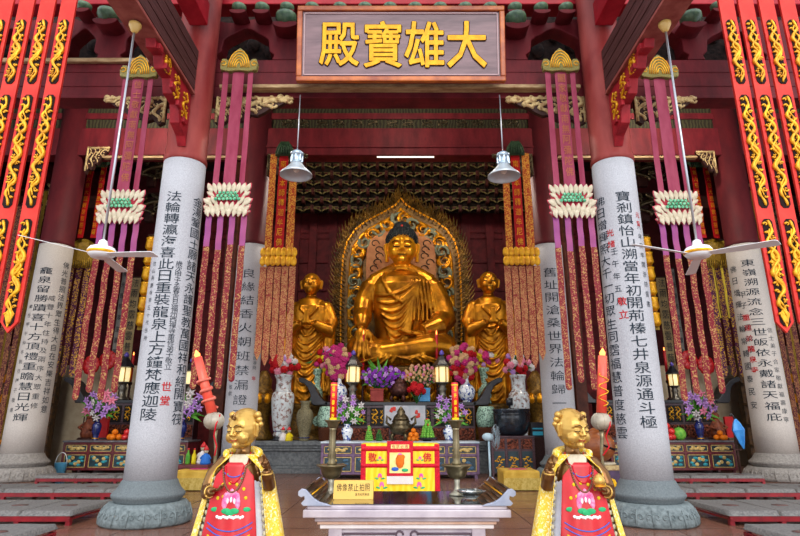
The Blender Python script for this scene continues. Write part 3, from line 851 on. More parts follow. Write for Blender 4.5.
m.tube([(1.5, -.75, .55), (.9, -1.1, .62), (.1, -1.32, .5), (-.7, -1.25, .42)], [.5, .42, .34, .26], 16)
m.tube([(-1.5, -.75, .4), (-.8, -1.1, .4), (.2, -1.15, .3), (.9, -1.05, .25)], [.5, .42, .34, .26], 16)
m.tube([(-1.12, 0, 3.0), (-1.4, -.1, 2.4), (-1.45, -.35, 1.85), (-1.42, -.75, 1.55)], [.42, .38, .34, .24], 16)
m.tube([(-1.42, -.5, 1.8), (-1.42, -.95, 1.55), (-1.4, -1.15, 1.3)], [.36, .3, .19], 14)
m.tube([(1.12, 0, 3.0), (1.42, -.08, 2.3), (1.52, -.25, 1.7), (1.25, -.75, 1.35), (.7, -1.05, 1.15)], [.44, .44, .46, .4, .26], 16)
hand(m, (-1.4, -1.2, 1.3), (0, -.28, -1), (0, -1, .2), 1.15, .08, thumb=-1, r=.085)
hand(m, (.75, -1.05, 1.08), (-1, -.12, -.02), (0, 0, -1), .95, .15, thumb=-1, r=.08)
# drapery of the robe
def tsurf(x, z):
    for (r0, z0), (r1, z1) in zip(tor[:-1], tor[1:]):
        if z0 <= z <= z1: r = r0 + (r1 - r0) * (z - z0) / (z1 - z0); break
    else: r = 1
    return -.66 * r * sqrt(max(0, 1 - (x / r) ** 2)) if abs(x) < r else 0
for k in range(9):                                   # curved folds sweeping from the left shoulder
    pts = []
    x0, z0 = .75 - k * .03, 3.2 - k * .08; x1, z1 = -1.0 + k * .08, 2.62 - k * .24; sag = .25 + .1 * k
    for i in range(15):
        q = i / 14; x = x0 + (x1 - x0) * q; z = z0 + (z1 - z0) * q - sag * sin(pi * q) * (1 + .4 * q)
        pts.append((x, tsurf(x, max(z, .6)) - .015, z))
    m.tube(pts, [.035 + .03 * sin(pi * i / 14) for i in range(15)], 8)
for k in range(6):                                   # vertical folds hanging at the left side
    x = .42 + k * .14
    m.tube([(x * .95, tsurf(x * .9, 3.1) - .02, 3.15), (x + .05, tsurf(min(x, .9), 2.3) - .05, 2.3), (x + .08 * k * .3, -.75 + .07 * k, 1.6)], [.04, .055, .05], 8)
for k in range(7):                                   # folds over the crossed legs
    m.tube([(-1.5 + k * .1, -1.0 - .05 * k, .75 - k * .02), (-.6, -1.45, .35 - .03 * k), (.3 + .1 * k, -1.55 + .02 * k, .12 + .06 * k)], [.03, .05, .03], 7)
    a = k / 6
    m.tube([(1.85 - a * .9, -.8 - a * .35, .95 - .05 * k), (1.2 - a * .6, -1.25, .5), (.1, -1.5, .25 + .03 * k)], [.03, .045, .03], 7)
for k in range(9):
    a = (k - 4) / 4; m.tube([(a * .35, -1.4, .62), (a * .8, -1.5, .25), (a * 1.5, -1.42, .02)], [.03, .045, .04], 7)
# neckline border
m.tube([(-.62, -.35, 3.45), (-.7, -.62, 3.1), (-.45, -.76, 2.6), (0, -.8, 2.25), (.4, -.74, 2.6), (.55, -.6, 3.05), (.52, -.36, 3.46)], .06, 8)
m.build('gilded_body', BUDS, t, remesh=.032)
m = MB(); head(m, (0, -.14, 4.4), .55, Matrix.Rotation(radians(6), 4, 'X'), ear=1)
for z in (3.72, 3.84): m.lathe([(.36, -.03), (.39, 0), (.36, .03)], (0, -.02, z), 24, caps=False)
m.ball((0, -.76, 4.74), .045, n=8)
m.lathe([(.33, 3.6), (.34, 4.1)], (0, -.02, 0), 20)
m.build('face', BUD, t, remesh=.018)
HAIRB = M('blue_black_curls', '#14181a', '#282e30', 9, .5)
m = MB()
m.lathe([(.57, 0), (.59, .15), (.56, .35), (.46, .5), (.35, .56), (.34, .72), (.27, .86), (.01, .96)], (0, .02, 4.66), 28, sy=1.05)
for r in range(12):
    q = r / 12; z = 4.66 + q * .92
    rr = (.59 if q < .3 else .59 - (q - .3) * .5) if q < .6 else max(.05, .36 - (q - .6) * .65)
    n = max(6, int(rr * 50))
    for i in range(n):
        a = 2 * pi * (i + .5 * (r % 2)) / n
        if sin(a) < .4: m.ball((rr * cos(a), .02 + rr * sin(a) * 1.05, z), .045, n=6)
m.build('curled_hair', HAIRB, t)
m = MB(); m.ball((0, -.32, 5.32), .06, n=10); m.build('red_jewel', M('red_jewel_glass', '#b02a22', None, rough=.2), t)

EYED = M('dark_eye_line', '#1c120a', None, rough=.5)
def eyelines(t, c, s, T=None):
    X = Matrix.Translation(c) @ (T or Matrix.Identity(4)) @ Matrix.Scale(s, 4)
    for q in (-1, 1):
        m = MB(); m.tube([(q * .16, -1.03, .07), (q * .36, -1.1, .03), (q * .58, -.95, .1)], .04, 6, T=X); m.build('eye', EYED, t)
        m = MB(); m.tube([(q * .12, -1.12, .34), (q * .28, -1.13, .47), (q * .48, -1.05, .49), (q * .68, -.88, .36)], .025, 6, T=X); m.build('eyebrow', EYED, t)
    m = MB(); m.tube([(-.26, -1.0, -.47), (0, -1.13, -.49), (.26, -1.0, -.47)], .025, 6, T=X); m.build('lip_line', EYED, t)
eyelines(t, (0, -.14, 4.4), .55, Matrix.Rotation(radians(6), 4, 'X'))
# lotus throne under him
zt0 = zb - 1.35
t = thing('lotus_throne', 'golden lotus throne under the great buddha, behind the altar flowers', 'throne', (0, YBu + .3, zt0 - .0))
m = MB()
m.lathe([(1.9, 0), (2.0, .1), (1.75, .25), (1.6, .4), (2.1, 1.25), (2.1, 1.32)], n=48, sy=.68)
m.build('throne_core', GOLDD, t)
m = MB(); m.lathe([(1.8, .95 - zt0), (1.85, 1.1 - zt0), (1.6, 1.25 - zt0), (1.6, -.1), (1.85, 0.0)], n=8, sy=.7, smooth=False); m.build('throne_base', GOLDD, t)
m = MB()
for r in range(3):
    for i in range(22):
        a = 2 * pi * (i + .5 * (r % 2)) / 22
        if sin(a) > .3: continue
        T = Matrix.Translation((1.75 * cos(a) + .1 * r * cos(a), (1.2 + .08 * r) * sin(a), .35 + .28 * r)) @ Matrix.Rotation(a, 4, 'Z')
        m.ball((0, 0, 0), .3, sx=.4, sy=.85, sz=1.0, n=10, T=T)
m.build('lotus_petals', GOLD, t)

# flaming mandorla
YM = 22.0
zc_ = lambda y: zY(y, YM)
t = thing('mandorla', 'tall gilt flame halo with dragons behind the great golden buddha', 'halo', (at(401, 300, YM).x, YM, 0))
km = msz(1, 280, YM)
def outline(sc, n=26, top=195.0, base=372):
    """half outline as (px half width, y px) pairs from apex down"""
    ctl = [(0, 196), (6, 203), (20, 211), (36, 219), (48, 228), (56, 240), (60, 256), (61, 280), (61, 310), (60, 340), (60, 372)]
    return [(w * sc, 272 + (y - 272) * (sc if y < 272 else 1)) for w, y in ctl]
def poly(sc): 
    h = outline(sc); return [(-w * km, zc_(y)) for w, y in h] + [(w * km, zc_(y)) for w, y in reversed(h[1:])]
m = MB(); m.prism(poly(1.0), .1, .25); m.build('back_board', M('mandorla_ground', '#4a3416', '#8a6424', 7, .5, metal=.3, bump=.5), t)
m = MB()
for sc, r in ((.98, .07), (.84, .12), (.66, .05)):
    P_ = poly(sc); P_ = P_[10::-1][::-1] if False else P_
    left = P_[:11]; right = P_[11:]
    path = list(reversed(left)) + list(reversed(right))
    m.tube([(x, .08, z) for x, z in path], r * .7, 8)
m.build('gilt_bands', GOLD, t)
m = MB()
h = outline(1.0)
def along(sc, q):
    h = outline(sc); L = [(-w, y) for w, y in reversed(h)] + [(w, y) for w, y in h[1:]]
    d = [0]
    for a, c in zip(L[:-1], L[1:]): d.append(d[-1] + sqrt((a[0] - c[0]) ** 2 + (a[1] - c[1]) ** 2))
    s = q * d[-1]
    for i in range(len(L) - 1):
        if d[i + 1] >= s:
            f_ = (s - d[i]) / (d[i + 1] - d[i] + 1e-9)
            return L[i][0] + (L[i + 1][0] - L[i][0]) * f_, L[i][1] + (L[i + 1][1] - L[i][1]) * f_
    return L[-1]
r3 = random.Random(5)
for row in range(4):
    N = 92
    for i in range(N):
        q = (i + .5 * (row % 2)) / N
        x, y = along(.92 + row * .045, q); x2, y2 = along(1.05 + row * .05, q)
        a = Vector((x * km, 0, zc_(y))); c = Vector((x2 * km, 0, zc_(y2)))
        d = (c - a); d = Vector((d.x, 0, max(d.z, -.02) + .12)).normalized()
        L = .42 + r3.random() * .16; s = Vector((d.z, 0, -d.x)) * (.07 if x > 0 else -.07)
        a.y = .05 + .03 * row
        m.tube([a, a + d * L * .5 + s, a + d * L], [.04, .035, .006], 4, caps=False)
m.build('flame_tongues', M('dark_gilt_flames', '#8a6422', '#3a260e', 3, .35, metal=.6), t)
m = MB(); m2 = MB()
for i in range(34):
    q = .02 + .96 * i / 33; x, y = along(.74, q)
    x += r3.uniform(-2, 2)
    tgt = m if i % 2 else m2
    for k in range(4):
        a0 = r3.random() * 6
        pts = [((x * km) + cos(a0 + j * .6) * (.3 - j * .03), .03 - .03 * k, zc_(y) + sin(a0 + j * .6) * (.3 - j * .03)) for j in range(8)]
        tgt.tube(pts, [.07 - j * .006 for j in range(8)], 6)
m.build('gilt_dragons', GOLD, t); m2.build('grey_green_clouds', M('cloud_grey_green', '#6d7560', '#8c8f74', 8, .5), t)
m = MB(); out = [(-35 * km, zc_(300))]
for i in range(17):
    a = pi - pi * i / 16; out.append((35 * km * (abs(cos(a)) ** .8) * (1 if cos(a) > 0 else -1), zc_(258) + (zc_(231) - zc_(258)) * sin(a) ** .7))
out.append((35 * km, zc_(300)))
m.prism(out, -.1, .1); m.build('inner_nimbus', M('tan_nimbus', '#a8683a', '#c08450', 3, .6, metal=.2), t, bevel=.03)
m = MB()
for i in range(18):
    s = -1 if i % 2 else 1; x = s * (22 + 8 * r3.random()) * km; z = zc_(295 - (i // 2) * 6.3)
    m.tube([(x + cos(j * .7) * (.2 - j * .02), -.12, z + sin(j * .7) * (.2 - j * .02)) for j in range(8)], .022, 5)
m.build('nimbus_scrolls', M('nimbus_line', '#4a3a2c', None), t)

# standing disciples with joined hands
def disciple(px, ytop, ybase, label, old):
    Y = 20.2; zb_ = zY(ybase, Y); H = zY(ytop, Y) - zb_
    t = thing('disciple_statue', label, 'statue', (at(px, 330, Y).x, Y, zb_), scale=H / 4.8)
    m = MB()
    pr = [(.72, 0), (.74, .5), (.66, 1.4), (.6, 2.2), (.62, 2.7), (.72, 3.2), (.7, 3.5), (.45, 3.78), (.2, 3.9), (.19, 4.1)]
    m.lathe(pr, n=36, sy=.72, rmod=lambda a, z, j: 1 + (.05 * sin(a * 11) if j < 3 else 0))
    for q in (-1, 1):
        m.ball((q * .58, 0, 3.48), .25, n=14)
        m.tube([(q * .6, 0, 3.45), (q * .8, -.1, 2.9), (q * .72, -.4, 2.55), (q * .25, -.75, 2.8)], [.25, .27, .27, .14], 14)
        m.tube([(q * .72, -.25, 2.6), (q * .78, -.2, 1.9), (q * .75, -.15, 1.0), (q * .8, -.1, .3)], [.25, .2, .2, .16], 12)
        for k in range(3): m.tube([(q * (.62 + .1 * k), -.38 + .12 * k, 2.5), (q * (.62 + .1 * k), -.38 + .12 * k, .4)], [.03, .05], 6)
        m.box((q * .05, -.86, 3.02), (.07, .14, .5))
        m.ball((q * .05, -.85, 3.3), .05, n=8)
        m.ball((q * .1, -.8, 2.82), .12, n=10)
    for k in range(11):
        z = 3.1 - k * .26; w_ = .5 if k > 1 else .35
        pts = [(w_ * (1 - 2 * i / 10) , -.5 + .22 * (1 - 2 * i / 10) ** 2 - .03, z - (.34 + .02 * k) * sin(pi * i / 10) * (1 + .3 * i / 10) - .12 * i / 10 ) for i in range(11)]
        m.tube(pts, [.025 + .03 * sin(pi * i / 10) for i in range(11)], 7)
    m.tube([(-.4, -.2, 3.75), (-.28, -.5, 3.35), (0, -.58, 3.05), (.28, -.5, 3.35), (.4, -.2, 3.75)], .05, 8)
    head(m, (0, -.08, 4.36), .35, None, old, .35)
    m.build('gilded_body', BUDS, t, remesh=.027)
    eyelines(t, (0, -.08, 4.36), .35)
    p = thing('disciple_pedestal', 'gilded round pedestal under the %s standing disciple' % ('right' if old else 'left'), 'pedestal', (t.location.x, Y, .9))
    m = MB(); hh = zb_ - .9; m.lathe([(.95, 0), (1.0, .1), (.8, .25), (.7, hh * .5), (.85, hh - .15), (.9, hh)], n=32, sy=.8); m.build('pedestal_body', GOLDD, p)
disciple(310, 274, 404, 'golden standing young disciple with joined hands, left of the great buddha', False)
disciple(490, 272.5, 404, 'golden standing elderly disciple with joined hands, right of the great buddha', True)
# ---------------------------------------------------------------- altars
def xat(px, y, Y): return at(px, y, Y).x
TEAL = M('dark_teal_lacquer', '#10222a', '#1e3a44', 6, .4)
PURF = M('mauve_painted_frame', '#5d4660', '#78607c', 8, .5)
CRIM = M('crimson_lacquer_frame', '#4a1018', '#6b1c24', 6, .4)
CREAML = M('cream_gold_painting', '#d8bd7c', '#b08d48', 18, .5)
TURQ = M('turquoise_leaf_painting', '#3aa7b4', '#2a6f7c', 14, .5)
CARVR = M('red_brown_open_carving', '#8f4a34', '#2a0f0c', 16, .5, bump=.6, thr=(.42, .6))
MARB = M('pale_blue_marble', '#9fb0bf', '#c4ced6', 5, .3)
WALN = M('purple_walnut', '#3a2128', '#573840', 6, .4, stretch=(1, 1, 5))
r4 = random.Random(11)
def relief_blob(m, w, h, x, z, y, n=7, s=.3):
    for i in range(n):
        m.ball((x + w * (i / (n - 1) - .5) * .8, y, z + h * s * sin(i * 2.3 + x * 7)), min(w, h * 2.2) * .1 * (1 + .4 * r4.random()), sx=1.6, sy=.25, sz=.7, n=8)
    m.tube([(x - w * .4, y, z - h * .1), (x - w * .15, y, z + h * .2), (x + w * .1, y, z - h * .15), (x + w * .4, y, z + h * .12)], h * .05, 5)

def altar_cabinet(x0, x1, Y, ztop, depth, n, label, frame, name='altar_cabinet'):
    W = x1 - x0
    t = thing(name, label, 'cabinet', ((x0 + x1) / 2, Y, 0))
    m = MB(); m.bx(-W / 2, W / 2, 0, depth, .12, ztop - .05)
    for i in range(n + 1):
        x = -W / 2 + W * i / n; m.bx(x - .035, x + .035, -.03, .04, .12, ztop - .05)
    for z in (.14, ztop * .63, ztop - .08): m.bx(-W / 2, W / 2, -.028, .04, z - .03, z + .03)
    m.build('carcass', frame, t, bevel=.006)
    for sx in (-1, 1):
        for sy in (.06, depth - .06):
            m = MB(); m.box((sx * (W / 2 - .06), sy, .07), (.09, .09, .14)); m.build('leg', frame, t)
    m = MB(); m.bx(-W / 2 - .05, W / 2 + .05, -.07, depth + .03, ztop - .05, ztop); m.build('top', MARB if frame is PURF else M('grey_lacquer_top', '#4b4a50', '#6a686c', 5, .35) if 'grey_lacquer_top' not in bpy.data.materials else bpy.data.materials['grey_lacquer_top'], t, bevel=.008)
    for i in range(n):
        xc = -W / 2 + W * (i + .5) / n; w = W / n - .1
        zd0, zd1 = ztop * .63 + .04, ztop - .13
        m = MB(); m.bx(xc - w / 2, xc + w / 2, -.015, 0, zd0, zd1); d = m.build('drawer', TEAL, t)
        m = MB(); e = .018
        for a in ((-w / 2, w / 2, zd0, zd0 + e), (-w / 2, w / 2, zd1 - e, zd1), (-w / 2, -w / 2 + e, zd0, zd1), (w / 2 - e, w / 2, zd0, zd1)): m.bx(xc + a[0], xc + a[1], -.025, 0, a[2], a[3])
        relief_blob(m, w * .7, zd1 - zd0, xc, (zd0 + zd1) / 2, -.025, s=.15); m.build('painted_panel', CREAML, d)
        zd0, zd1 = .19, ztop * .63 - .05
        m = MB(); m.bx(xc - w / 2, xc + w / 2, -.015, 0, zd0, zd1); d = m.build('door', TEAL, t)
        m = MB()
        for a in ((-w / 2, w / 2, zd0, zd0 + e), (-w / 2, w / 2, zd1 - e, zd1), (-w / 2, -w / 2 + e, zd0, zd1), (w / 2 - e, w / 2, zd0, zd1)): m.bx(xc + a[0], xc + a[1], -.025, 0, a[2], a[3])
        for k in range(4): m.ball((xc + w * (.15 * k - .25), -.025, (zd0 + zd1) / 2 + .1 * sin(k * 2 + i)), .055, sx=1.2, sy=.3, n=8)
        m.build('painted_panel', CREAML, d)
        m = MB()
        for k in range(9):
            a = r4.random() * 6; m.ball((xc + w * .36 * cos(k * 2.4) * .9, -.022, (zd0 + zd1) / 2 + (zd1 - zd0) * .32 * sin(k * 1.7 + i)), .05, sx=1.5, sy=.25, sz=.8, n=8)
        m.build('leaf_painting', TURQ if frame is CRIM else bpy.data.materials['blue_grey_painting'] if 'blue_grey_painting' in bpy.data.materials else M('blue_grey_painting', '#4a6a84', '#2f4a60', 14, .5), d)
    return t
Yc = 16.6
altar_cabinet(xat(322, 460, Yc), xat(478, 460, Yc), Yc, zY(441.5, Yc), 1.0, 5, 'purple-framed altar cabinet with dark blue painted panels, behind the yellow altar cloth', PURF)
YsA = 18.1
altar_cabinet(xat(63, 458, YsA), xat(186, 458, YsA), YsA, zY(440.5, YsA), 1.0, 5, 'dark red altar cabinet with turquoise flower panels, left side hall', CRIM)
altar_cabinet(xat(612, 458, YsA), xat(735, 458, YsA), YsA, zY(440.5, YsA), 1.0, 5, 'dark red altar cabinet with turquoise flower panels, right side hall', CRIM)

# stone platform (sumeru base)
PST = M('blue_grey_stone', '#56595c', '#74787a', 12, .7, bump=.1)
t = thing('stone_platform', 'grey moulded stone platform carrying the great buddha and the long altar table', 'platform', (0, 18.2, 0))
m = MB(); zp = .95
for (o, z0_, z1_) in ((.0, 0, .14), (.06, .14, .22), (.14, .22, .66), (.06, .66, .74), (.02, .74, .82), (-.04, .82, .95)):
    m.bx(-5.0 + o, 5.0 - o, o, 6.2, z0_, z1_)
m.build('moulded_body', PST, t, bevel=.012)

def long_table(x0, x1, Y, zt, label, zb=0, body=True, depth=.62, hook=1):
    """altar table with black up-curved horns at both ends"""
    W = x1 - x0; t = thing('long_altar_table', label, 'table', ((x0 + x1) / 2, Y, zb)); H = zt - zb
    m = MB(); m.bx(-W / 2 + .85, W / 2 - .85, 0, depth, H - .1, H)
    m.build('table_top', BLACKW, t, bevel=.01)
    for s in (-1, 1):
        m = MB()
        top = [(-.95, -.1), (-.95, .0), (-.8, .04), (-.66, .2), (-.52, .45), (-.34, .66), (-.12, .78), (.02, .8), (.06, .72), (.02, .64), (-.12, .6), (-.26, .48), (-.36, .26), (-.4, .0), (-.46, -.1)]
        m.prism([(s * (W / 2 + a), H + c) for a, c in top], 0, depth); m.build('horn', BLACKW, t, bevel=.02)
    x_ = W / 2 - .9
    m = MB(); m.bx(-x_, x_, .06, depth - .06, .0, H - .1)
    for k in range(5): m.bx(-x_ - .02, x_ + .02, .03, .08, H * (.15 + .17 * k) - .012, H * (.15 + .17 * k) + .012)
    m.build('body', WALN, t, bevel=.01)
    n = max(4, int(W / .85)); a = .52 * H
    for i in range(n):
        xc = -x_ + 2 * x_ * (i + .5) / n; w = 2 * x_ / n
        m = MB(); m.bx(xc - w * .42, xc + w * .42, .03, .06, H - .75, H - .18); p_ = m.build('relief_panel', M('dark_relief_ground', '#15110f', None, rough=.5) if 'dark_relief_ground' not in bpy.data.materials else bpy.data.materials['dark_relief_ground'], t)
        m = MB()
        for q in range(2): scroll(m, w * .36, .46, r4, .02, .022, 1.3, x0=xc + (q - .5) * w * .4, z0=H - .46)
        m.build('gilt_figures', GOLDP, p_)
        m = MB(); m.bx(xc - w * .46, xc + w * .46, .02, .06, H - 1.25, H - .83)
        for q in range(3): scroll(m, w * .28, .36, r4, .0, .03, 1, x0=xc + (q - 1) * w * .3, z0=H - 1.04)
        m.build('carved_frieze', CARVR, t)
    return t
YT2 = 18.9
tl = long_table(xat(299, 400, YT2), xat(502, 400, YT2), YT2, zY(402, YT2), 'long dark altar table with black up-curved ends before the great buddha', zb=.95)
YS2 = 20.2
long_table(xat(62, 400, YS2), xat(221, 400, YS2), YS2, zY(400, YS2), 'long dark altar table with black horn ends, left side hall')
long_table(xat(571, 400, YS2), xat(742, 400, YS2), YS2, zY(400, YS2), 'long dark altar table with black horn ends, right side hall')
# painting on the front of the centre table
p = at(405, 427, 18.84)
t = thing('framed_picture', 'pale framed picture with red blossom behind the bronze tripod', 'picture', tuple(p))
w = msz(44, 415, 18.8); h = zY(404, 18.84) - p.z
m = MB(); m.bx(-w / 2, w / 2, 0, .04, 0, h); m.build('frame', BLACKW, t)
m = MB(); m.bx(-w / 2 + .05, w / 2 - .05, -.012, 0, .05, h - .05); m.build('picture_ground', M('pale_picture', '#c9c6cc', '#aeb6c0', 4, .5), t)
m = MB()
for i in range(7): m.ball((-w * .28 + .06 * cos(i), -.015, h * .75 + .05 * sin(i * 1.3)), .05, sy=.2, n=8)
for i in range(5): m.ball((w * .28 + .05 * cos(i * 2), -.015, h * .55 + .09 * sin(i * 1.3)), .05, sy=.2, n=8)
m.build('painted_blossom', M('coral_blossom', '#d8443c', None), t)

# ---- vessels
PORC = M('floral_porcelain', '#cfd6d8', '#8a5a4c', 9, .2, thr=(.5, .62), c3='#3f6b5c', thr3=.72, coat=.5)
PORCB = M('blue_white_porcelain', '#e4e8ec', '#234a9c', 12, .2, thr=(.5, .58), coat=.5)
PORCG = M('green_pierced_porcelain', '#a9cdb8', '#37574a', 22, .3, thr=(.45, .6), bump=.4)
NAVY = M('navy_glaze', '#141c4a', '#23307a', 8, .2, coat=.6)
BEIGEP = M('beige_relief_vase', '#8f8668', '#5c5640', 30, .5, bump=.5)
BASK = M('woven_brown_base', '#6b3a20', '#3c1e12', 24, .6, bump=.5, kind='wave')
VASE_TALL = [(.66, 0), (.68, .04), (.64, .07), (.7, .15), (.88, .42), (.97, .7), (1.0, .9), (.94, 1.0), (.74, 1.06), (.66, 1.12), (.66, 1.34), (.78, 1.42), (.84, 1.45), (.78, 1.46), (.5, 1.4)]
VASE_ROUND = [(.5, 0), (.52, .05), (.45, .08), (.8, .25), (1, .55), (.98, .75), (.75, 1), (.4, 1.12), (.26, 1.25), (.25, 1.5), (.36, 1.62), (.3, 1.6)]
VASE_SLIM = [(.55, 0), (.6, .06), (.5, .12), (.7, .5), (.95, 1.0), (1, 1.35), (.8, 1.6), (.5, 1.72), (.48, 1.95), (.7, 2.1), (.62, 2.08)]
def vase(px, pyb, Y, wpx, pyt, prof, mat, label, z=None, neck=None, stand=False):
    z0_ = zY(pyb, Y) if z is None else z
    x = xat(px, pyb, Y); r = msz(wpx, pyb, Y) / 2; H = zY(pyt, Y) - z0_
    t = thing('vase', label, 'vase', (x, Y, z0_)); mx = max(a for a, c in prof); mz = max(c for a, c in prof)
    off = 0
    if stand: m = MB(); m.lathe([(r * .7, 0), (r * .75, .04), (r * .6, .1), (r * .72, .14)], n=20); m.build('wooden_stand', BLACKW, t); off = .14
    m = MB(); m.lathe([(a / mx * r, off + c / mz * (H - off)) for a, c in prof], n=32)
    m.build('vase_body', mat, t)
    for q in (.08, .72):
        zz = off + q * (H - off); rr = [a / mx * r for a, c in prof if c / mz >= q][0]
        m = MB(); m.lathe([(rr * 1.0, zz - .012), (rr * 1.04, zz), (rr * 1.0, zz + .012)], n=32, caps=False); m.build('glazed_band', neck or NAVY, t)
    return t, Vector((x, Y, z0_ + H))

# ---- flowers
FC = {}
def fmat(n, a, b): FC[n] = M('petals_' + n, a, b, 9, .6)
fmat('magenta', '#a00f58', '#c83880'); fmat('lilac', '#a873c4', '#c9a0dc'); fmat('cream', '#d8b48a', '#c8966a'); fmat('red', '#c4101c', '#a00a18')
fmat('pink', '#dc6a8c', '#eaa0b4'); fmat('white', '#e0dcd8', '#c9c0c4'); fmat('purple', '#7424a0', '#9440bc'); fmat('yellow', '#e2cf1c', '#c9a814'); fmat('orange', '#e87818', '#d05e10')
LEAFM = M('dark_green_leaves', '#1f4a22', '#3f7a34', 8, .5)
LEAFL = M('fresh_green_leaves', '#3f8a2c', '#6bb03c', 8, .5)
bloom_mesh = {}
def bloom(kind, col):
    k = (kind, col)
    if k in bloom_mesh: return bloom_mesh[k]
    m = MB(); r5 = random.Random(3)
    if kind == 'rose':
        m.ball((0, 0, 0), .55, n=8)
        for ring, n, R, s in ((0, 5, .35, .4), (1, 7, .62, .42), (2, 8, .72, .4)):
            for i in range(n):
                a = 2 * pi * (i + ring * .4) / n; m.ball((R * cos(a), -.35 + .3 * ring, R * sin(a)), s, sy=.35, sx=.9, sz=.9, n=7)
    elif kind == 'lily':
        for i in range(6):
            a = pi / 3 * i
            m.tube([(0, 0, 0), (.5 * cos(a), -.5, .5 * sin(a)), (1.1 * cos(a), -.5, 1.1 * sin(a))], [.1, .28, .03], 5)
        m.tube([(0, 0, 0), (0, -.8, 0)], .06, 4)
    else:
        for i in range(5):
            a = 2 * pi / 5 * i; m.ball((.5 * cos(a), 0, .5 * sin(a)), .45, sy=.3, n=6)
        m.ball((0, -.1, 0), .2, n=6)
    o = m.build('bloom', FC[col]); me = o.data; bpy.data.objects.remove(o)
    bloom_mesh[k] = me; return me

def bouquet(c, rx, rz, cols, n, size, label, kind='rose', leaf=LEAFM, stem_to=None, group=None, nleaf=14, seed=1, name='bouquet'):
    """flowers standing in a vessel whose rim is at stem_to"""
    r = random.Random(seed); c = Vector(c); base = Vector(stem_to) if stem_to is not None else c - Vector((0, 0, rz))
    t = thing(name, label, 'flowers', tuple(base), group=group)
    rel = c - base
    m = MB(); m2 = []
    for i in range(n):
        q = (i + .5) / n; a = i * 2.39996; rad = sqrt(q)
        p = rel + Vector((cos(a) * rad * rx, -.35 * rx * (1 - q) + r.uniform(-.1, .1) * rx, sin(a) * rad * rz))
        o = bpy.data.objects.new('bloom', bloom(kind, cols[(i * 7 + int(r.random() * 3)) % len(cols)])); COL.objects.link(o); o.parent = t
        o.location = p; s = size * r.uniform(.8, 1.2); o.scale = (s, s, s)
        o.rotation_euler = (r.uniform(-.5, .5), r.uniform(-3, 3), r.uniform(-.6, .6))
        m.tube([(0, 0, -.05), tuple(p * .5 + Vector((0, 0, -.03))), tuple(p)], size * .12, 4)
    m.build('stems', LEAFM, t)
    m = MB()
    for i in range(nleaf):
        a = r.uniform(-.3, pi + .3) if kind != 'lily' else r.uniform(-.4, pi + .4)
        L = max(rx, rz) * r.uniform(.7, 1.25) if kind == 'lily' else max(rx, rz) * r.uniform(.6, 1.1)
        st = rel * (.3 if kind == 'lily' else .6); d = Vector((cos(a), r.uniform(-.5, .4), sin(a)))
        e = st + d * L; md = st + d * L * .5 + Vector((0, 0, L * .1))
        s = Vector((-d.z, 0, d.x)).normalized() * size * (.35 if kind == 'lily' else .6)
        m.add([st, md + s, e, md - s, md + Vector((0, -.01, 0))], [(0, 1, 4), (1, 2, 4), (2, 3, 4), (3, 0, 4)])
    m.build('leaves', leaf, t, solid=.004)
    return t

ztb = zY(402, YT2); YV = YT2 + .3
kk = msz(1, 380, YV)
# tall porcelain vases on the stone platform
_, tp = vase(281, 434, 18.7, 23, 375, VASE_TALL, PORC, 'tall floral porcelain vase left of the long altar table, on the stone platform', z=.95, stand=True)
bouquet((tp.x, 18.7, tp.z + .32), .48, .32, ['red', 'pink', 'white', 'red', 'lilac'], 16, .13, 'small red, pink and white bouquet in the left tall porcelain vase', stem_to=tp, seed=2)
_, tp = vase(521, 434, 18.7, 21, 375, VASE_TALL, PORC, 'tall floral porcelain vase behind the large black bowl', z=.95, stand=True)
bouquet((tp.x, 18.7, tp.z + .32), .5, .34, ['red', 'pink', 'white', 'pink', 'lilac'], 16, .12, 'small red, pink and white bouquet in the right tall porcelain vase', stem_to=tp, seed=9)
vase(304, 438, 18.5, 17, 401, VASE_SLIM, BEIGEP, 'beige relief vase with navy bands between two taller vases on the platform', z=.95)
_, tp1 = vase(314, 433, 19.9, 15, 369, VASE_TALL, PORCG, 'slim green and white porcelain vase at the left end of the long altar table', z=.95)
_, tp2 = vase(487, 433, 19.9, 16, 368, VASE_TALL, PORCG, 'slim green and white porcelain vase at the right end of the long altar table', z=.95)
bouquet((tp1.x + .35, 19.9, tp1.z + .3), .55, .42, ['lilac', 'magenta', 'pink', 'yellow', 'red', 'lilac'], 26, .12, 'lilac and magenta bouquet at the left end of the long altar table', stem_to=tp1, seed=4)
bouquet((tp2.x + .1, 19.9, tp2.z + .3), .5, .36, ['yellow', 'lilac', 'magenta', 'pink', 'yellow', 'white'], 24, .115, 'yellow and lilac bouquet at the right end of the long altar table', stem_to=tp2, seed=5)
# green pierced jars on woven bases
for px, l in ((327, 'green pierced jar on a brown woven base, left of the long altar table'), (487, 'green pierced jar on a brown woven base, beside the large black bowl')):
    Yj = 18.35; x = xat(px, 433, Yj)
    t = thing('pierced_jar', l, 'jar', (x, Yj, .95)); k = msz(1, 420, Yj)
    m = MB(); m.lathe([(7.5 * k, 0), (8 * k, .05), (9 * k, .35), (9 * k, .42)], n=24); m.build('woven_base', BASK, t)
    m = MB(); m.lathe([(9 * k, .42), (10 * k, .6), (9.5 * k, .85), (8 * k, 1.0), (7 * k, 1.05)], n=24, rmod=lambda a, z, j: 1 + .03 * sin(a * 9 + z * 20)); m.build('jar_body', PORCG, t)
